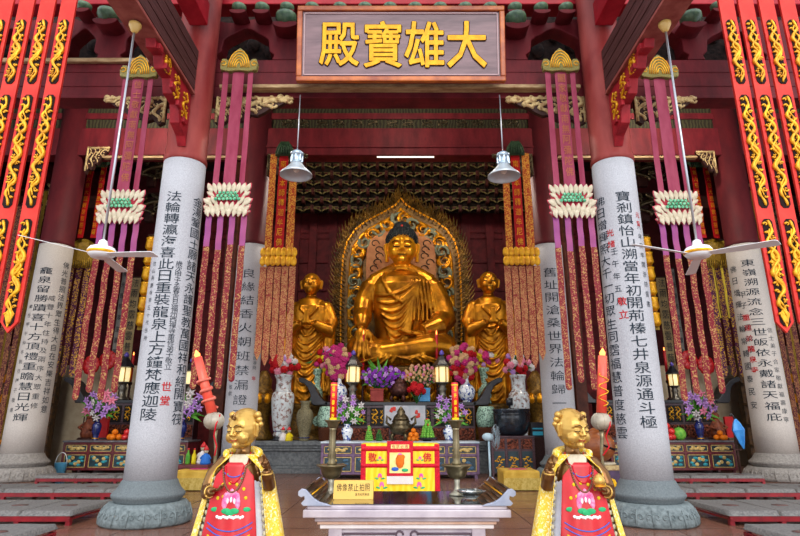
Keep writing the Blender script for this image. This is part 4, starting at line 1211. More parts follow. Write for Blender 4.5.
# round vases on the table with tall mixed bouquets
_, tp = vase(339, 400.5, YT2 + .15, 16, 376, VASE_ROUND, PORCB, 'round blue and white porcelain vase, left on the long altar table', z=ztb)
bouquet((tp.x - .05, YT2 + .15, tp.z + .45), .42, .55, ['magenta', 'cream', 'magenta', 'pink', 'cream', 'red', 'magenta'], 34, .125, 'tall magenta and cream bouquet, left on the long altar table', stem_to=tp, seed=6)
_, tp = vase(467, 400.5, YT2 + .15, 17, 376, VASE_ROUND, PORCB, 'round blue and white porcelain vase, right on the long altar table', z=ztb)
bouquet((tp.x - .12, YT2 + .15, tp.z + .45), .5, .6, ['magenta', 'cream', 'red', 'lilac', 'cream', 'magenta', 'pink'], 38, .125, 'tall magenta and cream bouquet, right on the long altar table', stem_to=tp, seed=7)
# potted orchids
def planter(px, mat, label, wpx=13, h=.4):
    Yp = YT2 + .2; x = xat(px, 398, Yp); w = msz(wpx, 398, Yp) / 2
    t = thing('planter', label, 'planter', (x, Yp, ztb)); m = MB(); m.box((0, 0, h / 2 + .02), (w * 2, w * 1.3, h), taper=1); m.bx(-w * 1.08, w * 1.08, -w * .72, w * .72, h - .02, h + .04); m.build('pot', mat, t, bevel=.015)
    m = MB(); m.bx(-w * .9, w * .9, -w * .55, w * .55, h + .04, h + .05); m.build('soil', DARK, t)
    return Vector((x, Yp, ztb + h + .04))
tp = planter(377, M('brick_red_pot', '#8a2c28', '#a04038', 6, .5), 'brick-red planter of purple orchids on the long altar table')
bouquet((tp.x + .18, tp.y, tp.z + .4), .75, .32, ['purple', 'purple', 'lilac'], 46, .09, 'purple orchids in the brick-red planter before the great buddha', kind='small', leaf=LEAFL, stem_to=tp, seed=8, nleaf=20)
tp = planter(424, M('sky_blue_pot', '#3f86bc', '#5aa0cc', 6, .5), 'sky-blue planter of pale pink blossoms on the long altar table', 12, .42)
bouquet((tp.x - .08, tp.y, tp.z + .42), .62, .36, ['cream', 'pink', 'cream'], 50, .065, 'pale pink blossom sprays in the sky-blue planter', kind='small', stem_to=tp, seed=12, nleaf=10)
bouquet((tp.x - .25, tp.y - .2, tp.z - .05), .28, .14, ['red'], 7, .11, 'dark red flower cluster in front of the sky-blue planter', stem_to=(tp.x - .25, tp.y - .2, ztb), seed=13, nleaf=6)

# censer in the centre of the table
def censer(x, y, z, k, label, mat=BRONZE):
    t = thing('tripod_censer', label, 'censer', (x, y, z))
    m = MB(); m.lathe([(.01, .2 * k), (.3 * k, .24 * k), (.4 * k, .4 * k), (.38 * k, .55 * k), (.3 * k, .62 * k), (.34 * k, .68 * k), (.3 * k, .7 * k)], n=24); m.build('bowl', mat, t)
    for i in range(3):
        a = -pi / 2 + i * 2 * pi / 3 + .5
        m = MB(); m.tube([(.25 * k * cos(a), .25 * k * sin(a), .28 * k), (.34 * k * cos(a), .34 * k * sin(a), .15 * k), (.27 * k * cos(a), .27 * k * sin(a), 0)], [.08 * k, .07 * k, .06 * k], 8); m.build('leg', mat, t)
    for s in (-1, 1):
        m = MB(); m.tube([(s * .36 * k, 0, .5 * k), (s * .52 * k, 0, .62 * k), (s * .5 * k, 0, .85 * k), (s * .36 * k, 0, .72 * k)], .05 * k, 8); m.build('handle', mat, t)
    m = MB(); m.lathe([(.3 * k, .7 * k), (.26 * k, .82 * k), (.14 * k, .95 * k), (.16 * k, 1.0 * k), (.09 * k, 1.1 * k), (.01, 1.2 * k)], n=20); m.build('lid', mat, t)
    return t
censer(xat(399.5, 400, YT2 + .25), YT2 + .25, ztb, .85, 'dark reddish tripod censer in the middle of the long altar table', M('reddish_bronze', '#5a3028', '#3a1c1a', 12, .4, metal=.5))
zca = zY(441.5, Yc)
censer(xat(401, 438, Yc + .5), Yc + .5, zca, .82, 'large bronze tripod censer on the altar cabinet before the framed picture')

# glass lanterns
def lantern(px, pyb, pyt, Y, label, z=None, cap='#6a5ac0'):
    z0_ = z if z is not None else zY(pyb, Y); H = zY(pyt, Y) - z0_; k = H / 1.5; x = xat(px, pyb, Y)
    t = thing('glass_lantern', label, 'lantern', (x, Y, z0_))
    m = MB(); m.lathe([(.2 * k, 0), (.22 * k, .04 * k), (.12 * k, .12 * k), (.1 * k, .3 * k), (.14 * k, .36 * k), (.09 * k, .45 * k), (.15 * k, .52 * k), (.22 * k, .56 * k)], n=20); m.build('pewter_foot', M('dull_pewter', '#8a8478', '#6a655c', 8, .35, metal=.8) if 'dull_pewter' not in bpy.data.materials else bpy.data.materials['dull_pewter'], t)
    m = MB(); m.lathe([(.17 * k, .57 * k), (.19 * k, .6 * k), (.19 * k, .98 * k), (.17 * k, 1.0 * k)], n=6); m.build('glass_body', M('warm_lantern_glass', '#f4e2a8', None, rough=.3, emit=.6) if 'warm_lantern_glass' not in bpy.data.materials else bpy.data.materials['warm_lantern_glass'], t)
    for i in range(6):
        a = pi / 3 * i
        m = MB(); m.cyl((.2 * k * cos(a), .2 * k * sin(a), .56 * k), (.2 * k * cos(a), .2 * k * sin(a), 1.02 * k), .018 * k, n=6); m.build('gilt_bar', GOLDP, t)
    m = MB(); m.lathe([(.3 * k, 1.02 * k), (.28 * k, 1.06 * k), (.16 * k, 1.2 * k), (.1 * k, 1.3 * k), (.05 * k, 1.34 * k)], n=6, smooth=False); m.build('dark_roof', BLACKW, t)
    m = MB(); m.lathe([(.03 * k, 1.34 * k), (.08 * k, 1.38 * k), (.05 * k, 1.46 * k), (.01, 1.5 * k)], n=12); m.build('finial', M('violet_finial', cap, None, rough=.3) if 'violet_finial' not in bpy.data.materials else bpy.data.materials['violet_finial'], t)
lantern(352.5, 401, 350, YT2 + .12, 'glass lantern with gilt bars, left on the long altar table', ztb)
lantern(442.5, 401, 350, YT2 + .12, 'glass lantern with gilt bars, right on the long altar table', ztb)
zs2 = zY(400, YS2)
lantern(121, 400, 352, YS2 + .2, 'glass lantern on the left side hall table, behind the lotus banner', zs2)
lantern(188, 400, 358, YS2 + .2, 'glass lantern on the left side hall table, seen right of the front left column', zs2)
lantern(676, 400, 362, YS2 + .2, 'glass lantern on the right side hall table', zs2)

CANR = M('red_candle_wax', '#b3141c', '#d0242a', 6, .4)
FLAME = M('candle_flame_glow', '#ff7a3a', None, emit=4)
def thin_candle(px, pyb, pyt, Y, z, label, w=.05, gold=False):
    x = xat(px, (pyb + pyt) / 2, Y); H = zY(pyt, Y) - z
    t = thing('red_candle', label, 'candle', (x, Y, z))
    m = MB(); m.lathe([(w * 2, 0), (w * 2.2, .05), (w * .8, .12), (w * .8, H * .3), (w * 1.6, H * .34), (w * 1.5, H * .37)], n=14); m.build('holder', DWOOD, t)
    m = MB(); m.lathe([(w, H * .36), (w, H * .92), (w * .8, H * .93)], n=14); m.build('wax', CANR, t)
    m = MB(); m.lathe([(.01, H * .93), (w * .5, H * .95), (w * .35, H * .98), (.003, H)], n=10); m.build('flame', FLAME, t)
thin_candle(363, 400, 330, YT2 + .5, ztb, 'thin dark red candle left of the great buddha knees')
thin_candle(437, 400, 330, YT2 + .5, ztb, 'thin dark red candle right of the great buddha knees')
thin_candle(131, 400, 352, YS2 + .45, zs2, 'red candle on the left side hall table beside the lantern')
thin_candle(667, 400, 347, YS2 + .45, zs2, 'red candle on the right side hall table beside the lantern')

# blue and white vases of lilies on the altar cabinet
for px, l, sd, pt in ((347, 'left', 21, 424), (449, 'right', 22, 425)):
    _, tp = vase(px, 441, Yc + .4, 12, pt, VASE_SLIM, PORCB, 'small blue and white vase of lilies, %s on the purple altar cabinet' % l, z=zca)
    bouquet((tp.x + .03, Yc + .4, tp.z + .42), .48, .42, ['lilac', 'white', 'white', 'lilac'], 15, .1, 'lilac and white lilies with long green leaves, %s on the purple altar cabinet' % l, kind='lily', leaf=LEAFL, stem_to=tp, seed=sd, nleaf=60)
zsa = zY(440.5, YsA)
for px, l, sd in ((95, 'on the left side hall cabinet', 31), (701, 'on the right side hall cabinet', 32), (181, 'beside the front left column', 33)):
    _, tp = vase(px, 440, YsA + .5, 9, 418, VASE_SLIM, NAVY, 'navy blue vase of lilies %s' % l, z=zsa, neck=GOLDP)
    bouquet((tp.x + .05, YsA + .5, tp.z + .4), .55, .42, ['lilac', 'white', 'pink', 'lilac'], 17, .14, 'pale purple lilies in a navy vase %s' % l, kind='lily', leaf=LEAFL, stem_to=tp, seed=sd, nleaf=30)

# offerings
def plate(x, y, z, r, label):
    t = thing('offering_plate', label, 'plate', (x, y, z)); m = MB(); m.lathe([(r * .4, 0), (r * .45, .03), (r * .8, .05), (r, .09), (r * .97, .1), (r * .4, .07)], n=24); m.build('dish', BLACKW, t); return t
def fruit_pile(x, y, z, r, mat, label, grp, n=(4, 3, 1), name='orange'):
    q = 0
    words = ('front', 'side', 'rear', 'second', 'upper', 'upper side', 'upper rear', 'topmost')
    for lv, c in enumerate(n):
        for i in range(c):
            a = 2 * pi * i / max(c, 1) + lv - pi / 2; R = r * 1.15 * (c > 1) * (1.25 if c > 3 else 1)
            o = MB(); o.ball((0, 0, 0), r, sz=.92, n=12); o.tube([(0, 0, r * .9), (0.003, 0, r * 1.08)], r * .08, 5)
            ob = o.build(name, mat, None, loc=(x + R * cos(a), y + R * sin(a), z + r * .92 + lv * r * 1.5)); tag(ob, label, name, grp)
plate(xat(427, 440, Yc + .35), Yc + .35, zca, .3, 'black footed dish under the green fruit cone on the purple cabinet')
ORG = M('orange_peel', '#e8831a', '#d96c10', 30, .45, bump=.1)
fruit_pile(xat(413.5, 440, Yc + .3), Yc + .3, zca, .075, ORG, 'orange in the small pile beside the bronze tripod censer', 'oranges on the altar cabinet')
def cone(px, Y, z, r, H, label, mat, capm):
    t = thing('offering_cone', label, 'offering', (xat(px, 440, Y), Y, z)); m = MB()
    for lv in range(8):
        q = lv / 8; rr = r * (1 - q * .85); nn = max(3, int(12 * (1 - q)))
        for i in range(nn): a = 2 * pi * (i + .5 * (lv % 2)) / nn; m.ball((rr * cos(a), rr * sin(a), H * q + .04), r * .28, n=6)
    m.lathe([(r * .9, 0), (.02, H)], n=12); m.build('stacked_leaves', mat, t)
    m = MB(); m.ball((0, 0, H), r * .3, n=8); m.ball((0.02, -r * .4, H * .72), r * .2, n=8); m.build('red_knot', capm, t)
GRNC = M('bright_green_stack', '#4c9a34', '#86c04c', 14, .5)
cone(427.5, Yc + .35, zca + .09, .17, .5, 'bright green conical offering with red top on the black dish', GRNC, CANR)
cone(369, Yc + .3, zca, .1, .42, 'small green conical offering left of the bronze tripod censer', GRNC, CANR)
cone(379, Yc + .35, zca, .09, .3, 'small dark green cone with a red ribbon beside the tripod censer', LEAFM, CANR)
fruit_pile(xat(114, 440, YsA + .3), YsA + .3, zsa, .1, ORG, 'orange in the pile on the left side hall cabinet', 'oranges on the left cabinet', (4, 1))
APP = M('red_apple_skin', '#c01424', '#d83a34', 8, .3)
fruit_pile(xat(126, 440, YsA + .3), YsA + .3, zsa, .1, APP, 'red apple in the pile on the left side hall cabinet', 'apples on the left cabinet', (3, 1), 'apple')
fruit_pile(xat(668, 440, YsA + .3), YsA + .3, zsa, .11, APP, 'red apple in the pile at the left of the right side hall cabinet', 'apples on the right cabinet', (4, 3, 1), 'apple')
fruit_pile(xat(721, 440, YsA + .3), YsA + .3, zsa, .09, ORG, 'orange in the pile at the right of the right side hall cabinet', 'oranges on the right cabinet', (4, 1))
t = thing('green_melon', 'round green melon on the right side hall cabinet', 'melon', (xat(680, 440, YsA + .3), YsA + .3, zsa)); m = MB(); m.ball((0, 0, .19), .2, n=20); m.build('rind', GRNC, t); m = MB(); m.tube([(0, 0, .38), (.02, 0, .44)], .015, 6); m.build('stem', LEAFM, t)
for s, l in ((-1, 'left'), (1, 'right')):
    px = 72 if s < 0 else 734
    t = thing('ritual_figure', 'small dark figure with a red shrine tablet beside the %s side hall table' % l, 'figure', (xat(px - s * 0, 438, YsA + .4), 19.4, 0))
    m = MB(); m.lathe([(.35, 0), (.35, 1.0), (.3, 1.03)], n=4); m.build('stool', DWOOD, t)
    m = MB(); m.lathe([(.2, 1.03), (.24, 1.15), (.14, 1.45), (.1, 1.6), (.01, 1.62)], n=14); m.ball((0, 0, 1.72), .12, n=12)
    m.tube([(-.12, 0, 1.5), (-.28, -.1, 1.35), (-.12, -.2, 1.3)], .05, 8); m.tube([(.12, 0, 1.5), (.28, -.1, 1.35), (.12, -.2, 1.3)], .05, 8); m.build('figure_body', M('reddish_clay', '#8a4a30', '#5c2c20', 8, .5) if l == 'left' else bpy.data.materials['reddish_clay'], t, remesh=.02)
    m = MB(); m.bx(.3, .62, 0, .1, 1.03, 1.7); m.build('red_tablet', bpy.data.materials['scarlet_silk'], t)

# dark cabinet with the great black bowl
Yb_ = 17.0; x0_, x1_ = xat(493, 470, Yb_), xat(535, 470, Yb_)
t = thing('carved_cabinet', 'dark carved cabinet under the large black bowl, right of the purple altar cabinet', 'cabinet', ((x0_ + x1_) / 2, Yb_, 0)); W = x1_ - x0_; H = zY(436, Yb_)
m = MB(); m.bx(-W / 2, W / 2, 0, .9, .1, H - .05); m.bx(-W / 2 - .05, W / 2 + .05, -.05, .95, H - .05, H)
for i in range(4): m.bx(-W / 2 + W * i / 3 - .03, -W / 2 + W * i / 3 + .03, -.03, 0, .0, H)
m.build('carcass', WALN, t, bevel=.01)
for i in range(3):
    xc = -W / 2 + W * (i + .5) / 3
    m = MB(); m.bx(xc - .16, xc + .16, -.02, 0, H - .36, H - .08); scroll(m, .3, .2, r4, -.03, .02, 1, x0=xc, z0=H - .22); m.build('carved_panel', CARVR, t)
    m = MB(); m.bx(xc - .15, xc + .15, -.02, 0, .14, H - .42); d = m.build('door', TEAL, t)
    m = MB(); relief_blob(m, .25, .3, xc, H * .42, -.03, 5); relief_blob(m, .2, .2, xc, H * .25, -.03, 5); m.build('painted_panel', GOLDP, d)
p = at(512.5, 434, Yb_ + .4)
t = thing('black_bowl', 'large black lacquered singing bowl on the dark carved cabinet', 'bowl', (p.x, Yb_ + .45, H)); k = msz(18, 420, Yb_ + .45); Hb = zY(409, Yb_ + .45) - H
m = MB(); m.lathe([(k * .6, 0), (k * .8, Hb * .1), (k * .98, Hb * .4), (k * 1.02, Hb * .7), (k, Hb * .9), (k * 1.04, Hb * .93), (k * 1.04, Hb), (k * .95, Hb), (k * .9, Hb * .6), (k * .3, Hb * .2)], n=40); m.build('bowl_body', M('black_blue_lacquer', '#10161c', '#1e2a36', 5, .25, coat=.5), t)
m = MB(); m.lathe([(k * 1.04, Hb * .8), (k * 1.06, Hb * .82), (k * 1.04, Hb * .84)], n=40, caps=False); m.build('raised_ring', bpy.data.materials['black_blue_lacquer'], t)
t = thing('striking_mallet', 'dark striking mallet standing upright in the large black bowl', 'mallet', (p.x - .03, Yb_ + .45, H + Hb * .3)); m = MB(); m.cyl((0, 0, 0), (0, 0, Hb * .7 + .12), .03, n=8); m.build('handle', BLACKW, t); m = MB(); m.cyl((0, 0, Hb * .7 + .1), (0, 0, Hb * .7 + .32), .1, n=14); m.build('head', BLACKW, t)

# little boxes, radio
p = at(537, 436, 17.4)
t = thing('sutra_player', 'small teal-fronted radio on a stool beside the right inner column', 'radio', (p.x, 17.4, .0)); hz = zY(437, 17.4)
m = MB(); m.bx(-.2, .2, -.2, .2, 0, hz); m.build('stool', DWOOD, t); m = MB(); m.bx(-.18, .18, -.12, .12, hz, hz + .42); m.build('casing', BLACKW, t, bevel=.01)
m = MB(); m.bx(-.15, .15, -.13, -.12, hz + .05, hz + .16); m.bx(-.15, .15, -.13, -.12, hz + .22, hz + .26); m.build('teal_display', M('teal_display', '#3aa6c0', None, rough=.3), t)

# wooden fish on its stand
def zf(y, Y): return zY(y, Y)
Yw = 13.2; xw = xat(598, 450, Yw); zw = zY(462, Yw)
t = thing('fish_drum_stand', 'dark stand with gold motif under the wooden fish drum, behind the right child statue', 'stand', (xw, Yw, 0)); w = msz(17, 470, Yw)
m = MB(); m.bx(-w, w, -w * .6, w * .6, 0, zw - .1); m.build('stand_body', M('plum_lacquer', '#3a2440', '#503458', 5, .4), t, bevel=.015)
m = MB(); m.bx(-w * 1.05, w * 1.05, -w * .65, w * .65, zw - .16, zw - .06); 
m.build('gilt_rail', CARVED, t, bevel=.01)
m = MB()
for i in range(8): m.ball((w * .45 + .06 * cos(i * pi / 4), -w * .61, zw - .42 + .06 * sin(i * pi / 4)), .04, sy=.3, n=8)
m.ball((w * .45, -w * .61, zw - .42), .05, sy=.4, n=8); m.build('gold_medallion', M('yellow_medallion', '#f0b81c', None), t)
m = MB(); m.lathe([(w * .9, zw - .06), (w, zw - .03), (w * .9, zw)], n=24, sy=.6); m.build('white_pad', PETAL, t)
t = thing('wooden_fish_drum', 'round brown wooden fish drum with a dark slit, behind the right child statue', 'drum', (xw, Yw, zw)); k = msz(17, 447, Yw)
m = MB(); m.ball((0, 0, k * .88), k, sy=.85, sz=.9, n=32); m.ball((0, .1, k * 1.5), k * .45, n=16); m.build('drum_body', M('varnished_brown_wood', '#7a3c1c', '#a05a2c', 3, .35, stretch=(1, 1, 4)), t, remesh=.02)
m = MB(); m.tube([(-.05 * k, -.88 * k, k * 1.0), (.35 * k, -.84 * k, k * .86), (.75 * k, -.6 * k, k * .72)], [.06 * k, .05 * k, .07 * k], 8); m.build('slit', DARK, t)

# red, yellow and white dolls
def doll(x, y, z, h, label, body, cap_):
    t = thing('small_doll', label, 'doll', (x, y, z)); m = MB(); m.lathe([(h * .28, 0), (h * .3, h * .1), (h * .18, h * .5), (h * .08, h * .62)], n=14); m.tube([(-h * .15, 0, h * .5), (-h * .3, -.02, h * .3)], h * .06, 6); m.tube([(h * .15, 0, h * .5), (h * .3, -.02, h * .3)], h * .06, 6); m.build('robe', body, t)
    m = MB(); m.ball((0, 0, h * .75), h * .15, n=12); m.build('head', PETAL, t); m = MB(); m.lathe([(h * .17, h * .78), (h * .12, h * .9), (.005, h * 1.05)], n=12); m.build('hat', cap_, t)
WC = bpy.data.materials['petals_white']; YC = bpy.data.materials['petals_yellow']
doll(xat(283, 440, 18.45), 18.4, .95, .42, 'small white doll with red hat on the stone platform, left of its pair', WC, CANR)
doll(xat(289, 440, 18.45), 18.4, .95, .42, 'small yellow doll with red hat on the stone platform, right of its pair', YC, CANR)
BLU = M('bright_blue_cloth', '#2c6cc0', None)
Yd = 14.6; xd = xat(206, 460, Yd); zd = zY(464, Yd)
t = thing('side_table', 'dark red side table behind the left child statue, right of the front left column', 'table', (xat(196, 460, Yd), Yd, 0)); w = msz(17, 460, Yd)
m = MB(); m.bx(-w, w, -.35, .35, zd - .08, zd); m.build('table_top', CRIM, t, bevel=.01)
for sx in (-1, 1):
    for sy in (-1, 1): m = MB(); m.box((sx * (w - .06), sy * .28, (zd - .08) / 2), (.08, .08, zd - .08)); m.build('leg', CRIM, t)
doll(xd + .02, Yd - .1, zd, .42, 'small blue-robed doll with red hat on the side table, beside the left child statue', BLU, CANR)
doll(xd - .12, Yd + .1, zd, .5, 'taller white-robed doll with red hat on the side table', WC, CANR)
for i, (dx, mt, l) in enumerate(((-.45, LEAFL, 'green bottle on the dark red side table'), (-.3, YC, 'yellow bottle on the dark red side table'))):
    t = thing('bottle', l, 'bottle', (xd + dx, Yd, zd)); m = MB(); m.lathe([(.05, 0), (.055, .02), (.055, .2), (.02, .28), (.02, .34)], n=14); m.build('bottle_body', mt, t); m = MB(); m.lathe([(.024, .33), (.024, .37)], n=10); m.build('cap', CANR, t)

# ---------------------------------------------------------------- hangings in the side halls
def stripes(name, label, pxs, y0, y1, Y, wpx, mat, cat='banner', text=None, tmat=None, canopy=None, ends=0, stag=0, yx=None):
    xr = [xat(px, yx or (y0 + y1) / 2, Y) for px in pxs]; xm = sum(xr) / len(xr); za, zb2 = zY(y0, Y), zY(y1, Y)
    t = thing(name, label, cat, (xm, Y, zb2)); w = msz(wpx, (y0 + y1) / 2, Y)
    for i, x in enumerate(xr):
        m = MB(); strip(m, x - xm, w, za - zb2, stag * (i % 2), ph=i, wav=.015, n=18, pointed=ends); o = m.build('streamer' if len(pxs) > 1 else 'cloth', mat, t)
        if text:
            s = text if isinstance(text, str) else text[i % len(text)]; st = (za - zb2) * .96 / len(s)
            m = MB(); flat_text(m, s, x - xm, (za - zb2) - st * .6, 0, -st, w * .7, min(st * .82, w * .95), -.04, .0); m.build('lettering', tmat or INK, o)
    if canopy:
        ch, mt, cw = canopy; k = msz(cw, y0, Y) / 2
        m = MB(); m.lathe([(k * .95, -.05), (k, 0), (k, ch * .6), (k * .8, ch * .8), (k * .3, ch)], (0, 0, za - zb2), 8, sy=.5, smooth=False)
        for i in range(15): a = i / 14; m.tube([(-k + 2 * k * a, -k * .5, za - zb2), (-k + 2 * k * a, -k * .5, za - zb2 - ch * .35)], .025, 4)
        m.build('canopy', mt, t)
    else:
        m = MB(); m.cyl((min(xr) - xm - w * .6, 0, za - zb2), (max(xr) - xm + w * .6, 0, za - zb2), .03, n=8); m.build('hanging_rod', DWOOD, t)
    return t
YG = M('yellow_gold_fringe', '#b08a1c', '#6b5410', 10, .5, metal=.3, bump=.4, kind='wave')
YGC = M('yellow_satin', '#c9a81e', '#8a7414', 3, .5, stretch=(6, 6, .4))
KOL = M('tan_couplet_cloth', '#a8946c', '#8f7c58', 3, .7)
for s, nm in ((-1, 'left'), (1, 'right')):
    q = lambda px: px if s < 0 else 797 - px
    stripes('canopy_banner', 'purple and gold streamers under a yellow fringed canopy, %s side hall' % nm, [q(63), q(71.5), q(80)], 262, 374, 17.2, 5.5, BROCP, canopy=(.75, YG, 30), ends=.5, yx=318)
    stripes('couplet_scroll', 'tan cloth couplet with black characters, beside the %s side hall lantern' % nm, [q(131)], 277, 366, 21.5, 9, KOL, 'scroll', '法雨均霑慈雲普蔭')
    stripes('couplet_scroll', 'grey cloth couplet with black characters, outer of the two in the %s side hall' % nm, [q(119)], 268, 372, 21.8, 5.5, M('grey_couplet_cloth', '#8f8c88', '#7a7774', 3, .7) if s < 0 else bpy.data.materials['grey_couplet_cloth'], 'scroll', '佛光普照眾生渡慈航')
    stripes('red_streamers', 'two long red streamers with gold characters, upper %s side hall' % nm, [q(86), q(99)], 163, 238, 16.9, 5.5, bpy.data.materials['scarlet_silk'], text='南無大慈大悲觀世音菩薩', tmat=GOLDP, canopy=(.7, bpy.data.materials['dark_green_canopy'], 24), yx=200)
    t = stripes('gold_tassel_drape', 'golden ruffled tassel drape %s of the front %s column' % (nm, nm), [q(147)], 235, 330, 17.6, 8, YG)
    m = MB()
    for k in range(6): m.lathe([(.1, 0), (.17, .1), (.14, .35), (.16, .42)], (0, -.05, .1 + k * .5), 12)
    m.build('ruffled_tassels', GOLDP, t)
    if s > 0: stripes('yellow_curtain', 'yellow pleated silk curtain beside the outer %s column' % nm, [713, 719, 725, 731], 240, 318, 18.8, 5.2, YGC, 'curtain', yx=280)
    stripes('maroon_streamers', 'row of dark maroon brocade streamers at the far %s edge' % nm, [q(x) for x in (-11, -4, 3, 10, 17)], 205, 450, 17.8, 5, BROCD, stag=.3, yx=330)
    stripes('gold_streamers', 'old gold silk streamers behind the maroon ones at the far %s edge' % nm, [q(x) for x in (-8, 7, 21)], 190, 440, 18.6, 4, YG, stag=.2, yx=330)
    # red silk rosettes
    for j, (px, py) in enumerate(((91, 365), (108, 360))):
        p = at(q(px), py, 20.9); t = thing('red_flag', 'red silk rosette flag, %s one beside the %s side hall lantern' % (('outer', 'inner')[j], nm), 'flag', tuple(p))
        m = MB(); r_ = .34
        for i in range(9): a = i * 2 * pi / 9; m.ball((r_ * .5 * cos(a), 0, r_ * .6 * sin(a)), r_ * .5, sy=.3, n=8)
        m.build('red_silk', CANR, t); m = MB(); m.cyl((0, .06, -p.z), (0, .06, .4), .02, n=6); m.build('pole', DWOOD, t)
    b = MB(); b.bx(s * 9.3, s * 13.5, 21.6, 21.8, 0, 3.6); struct('trim_%d' % (16 if s < 0 else 17), b, M('beige_plaster', '#a8967c', '#b8a88e', 3, .8) if s < 0 else bpy.data.materials['beige_plaster'])
    # gilt niche screens at the edges
    Yn = 20.5; p = at(q(6), 400, Yn)
    t = thing('gilt_screen', 'dark gilt niche screen with small golden figures at the far %s edge' % nm, 'screen', (p.x, Yn, 0))
    m = MB(); W = 3.4; m.bx(-W / 2, W / 2, 0, .3, 0, 4.2)
    for r in range(5): m.bx(-W / 2, W / 2, -.15, 0, .7 + .7 * r, .78 + .7 * r)
    m.build('niche_shelves', M('smoky_gilt_wood', '#2c1a10', '#5c3c14', 8, .5, metal=.3, bump=.3) if s < 0 else bpy.data.materials['smoky_gilt_wood'], t, bevel=.01)
    for r in range(4):
        for c in range(5):
            m = MB(); xx, zz = -W / 2 + .35 + c * .68, .78 + .7 * r
            m.lathe([(.2, 0), (.22, .1), (.13, .3), (.06, .38)], (xx, -.08, zz), 10, sy=.6); m.ball((xx, -.1, zz + .46), .08, n=8); m.build('gilded_figure', GOLD, t)
    # carved dark brackets on the rear wall of the side halls
    for j, (px, py) in enumerate(((152, 170), (150, 205), (46, 195), (20, 215))):
        p = at(q(px), py, 19.5); t = thing('carved_bracket', 'dark carved roof bracket high in the %s side hall, %s of four' % (nm, ('innermost upper', 'innermost lower', 'outer', 'outermost')[j]), 'bracket', tuple(p))
        m = MB(); scroll(m, 1.1, .8, r4, 0, .07, 1.2); scroll(m, .8, .7, r4, .1, .06, 1, x0=.5); m.build('scrollwork', CARVED if j == 2 else BRONZE, t)
        m = MB(); m.bx(-.8, .9, .1, .3, .35, .55); m.bx(-.2, .1, .1, .3, -.6, .5); m.build('bracket_arm', DWOOD, t, bevel=.01)
    b = MB()
    za_ = zY(150, 19.8)
    b.bx(s * 5.2, s * 16, 19.7, 20.1, za_ - .1, za_ + .9); b.bx(s * 5.2, s * 16, 19.8, 20.0, za_ - 2.4, za_ - 1.9)
    for xx in (6.2, 8.4): b.bx(s * xx - .2, s * xx + .2, 19.6, 20.2, 0, za_)
    struct('trim_%d' % (13 if s < 0 else 14), b, M('brown_side_timber', '#3a1a14', '#552a1e', 4, .6) if s < 0 else bpy.data.materials['brown_side_timber'], bevel=.02)
# gold pedestals flanking the throne
for px, l in ((263, 'left'), (536, 'right')):
    p = at(px, 395, 19.2); t = thing('lotus_pedestal', 'old gold lotus pedestal beside the %s tall porcelain vase' % l, 'pedestal', (p.x, 19.2, .95), scale=.8)
    z = 2.6; m = MB(); m.lathe([(.45, 0), (.5, .1), (.35, .4), (.3, .9), (.5, 1.3), (.68, 1.6), (.7, 1.75), (.45, 1.85), (.3, 2.1), (.34, 2.4), (.1, 2.8)], n=24, rmod=lambda a, z, j: 1 + .06 * abs(sin(a * 6)))
    m.build('pedestal_body', GOLDD, t); m = MB()
    for i in range(12): a = pi * 2 * i / 12; m.ball((.62 * cos(a), .62 * sin(a), 1.65), .17, sz=1.3, n=8)
    m.build('lotus_petals', GOLD, t)
# umbrella
Yu = 15.6; p = at(744, 449, Yu)
t = thing('folded_umbrella', 'bright blue folded umbrella leaning beside the far right column', 'umbrella', (p.x, Yu, p.z)); m = MB(); L = zY(417, Yu) - p.z
m.lathe([(.01, 0), (.07, .15), (.16, L * .6), (.1, L * .8), (.03, L * .95)], n=9, T=Matrix.Rotation(radians(-8), 4, 'Y'), rmod=lambda a, z, j: 1 + .2 * sin(a * 4), smooth=False); m.build('folded_cloth', M('bright_blue_nylon', '#2a7ccc', '#4a9ce0', 5, .4), t)
m = MB(); m.tube([(-.13, 0, L * .9), (-.16, 0, L * 1.05), (-.2, 0, L * 1.1), (-.25, 0, L * 1.04)], .018, 6); m.build('handle', BLACKW, t)
t = thing('umbrella_stand', 'slim dark stand carrying the blue umbrella beside the far right column', 'stand', (p.x - .1, Yu + .1, 0)); m = MB(); m.cyl((.06, .16, 0), (.06, .16, p.z + .5), .03); m.lathe([(.15, 0), (.15, .03), (.03, .05)], (.06, .16, 0), 16); m.bx(-.12, .1, .0, .2, p.z - .04, p.z); m.build('post', DWOOD, t)
# light blue water bucket at the left
t = thing('bucket', 'small light blue bucket left of the left altar cabinet', 'bucket', (xat(60, 470, 17.6), 17.6, 0)); m = MB(); m.lathe([(.14, 0), (.17, .35), (.18, .36)], n=20); m.build('bucket_body', M('light_blue_plastic', '#5ab0dc', None, rough=.4), t); m = MB(); m.tube([(-.17 * cos(a * .4), 0, .35 + .3 * sin(a * .4)) for a in range(9)], .01, 6); m.build('handle', WHITE, t)
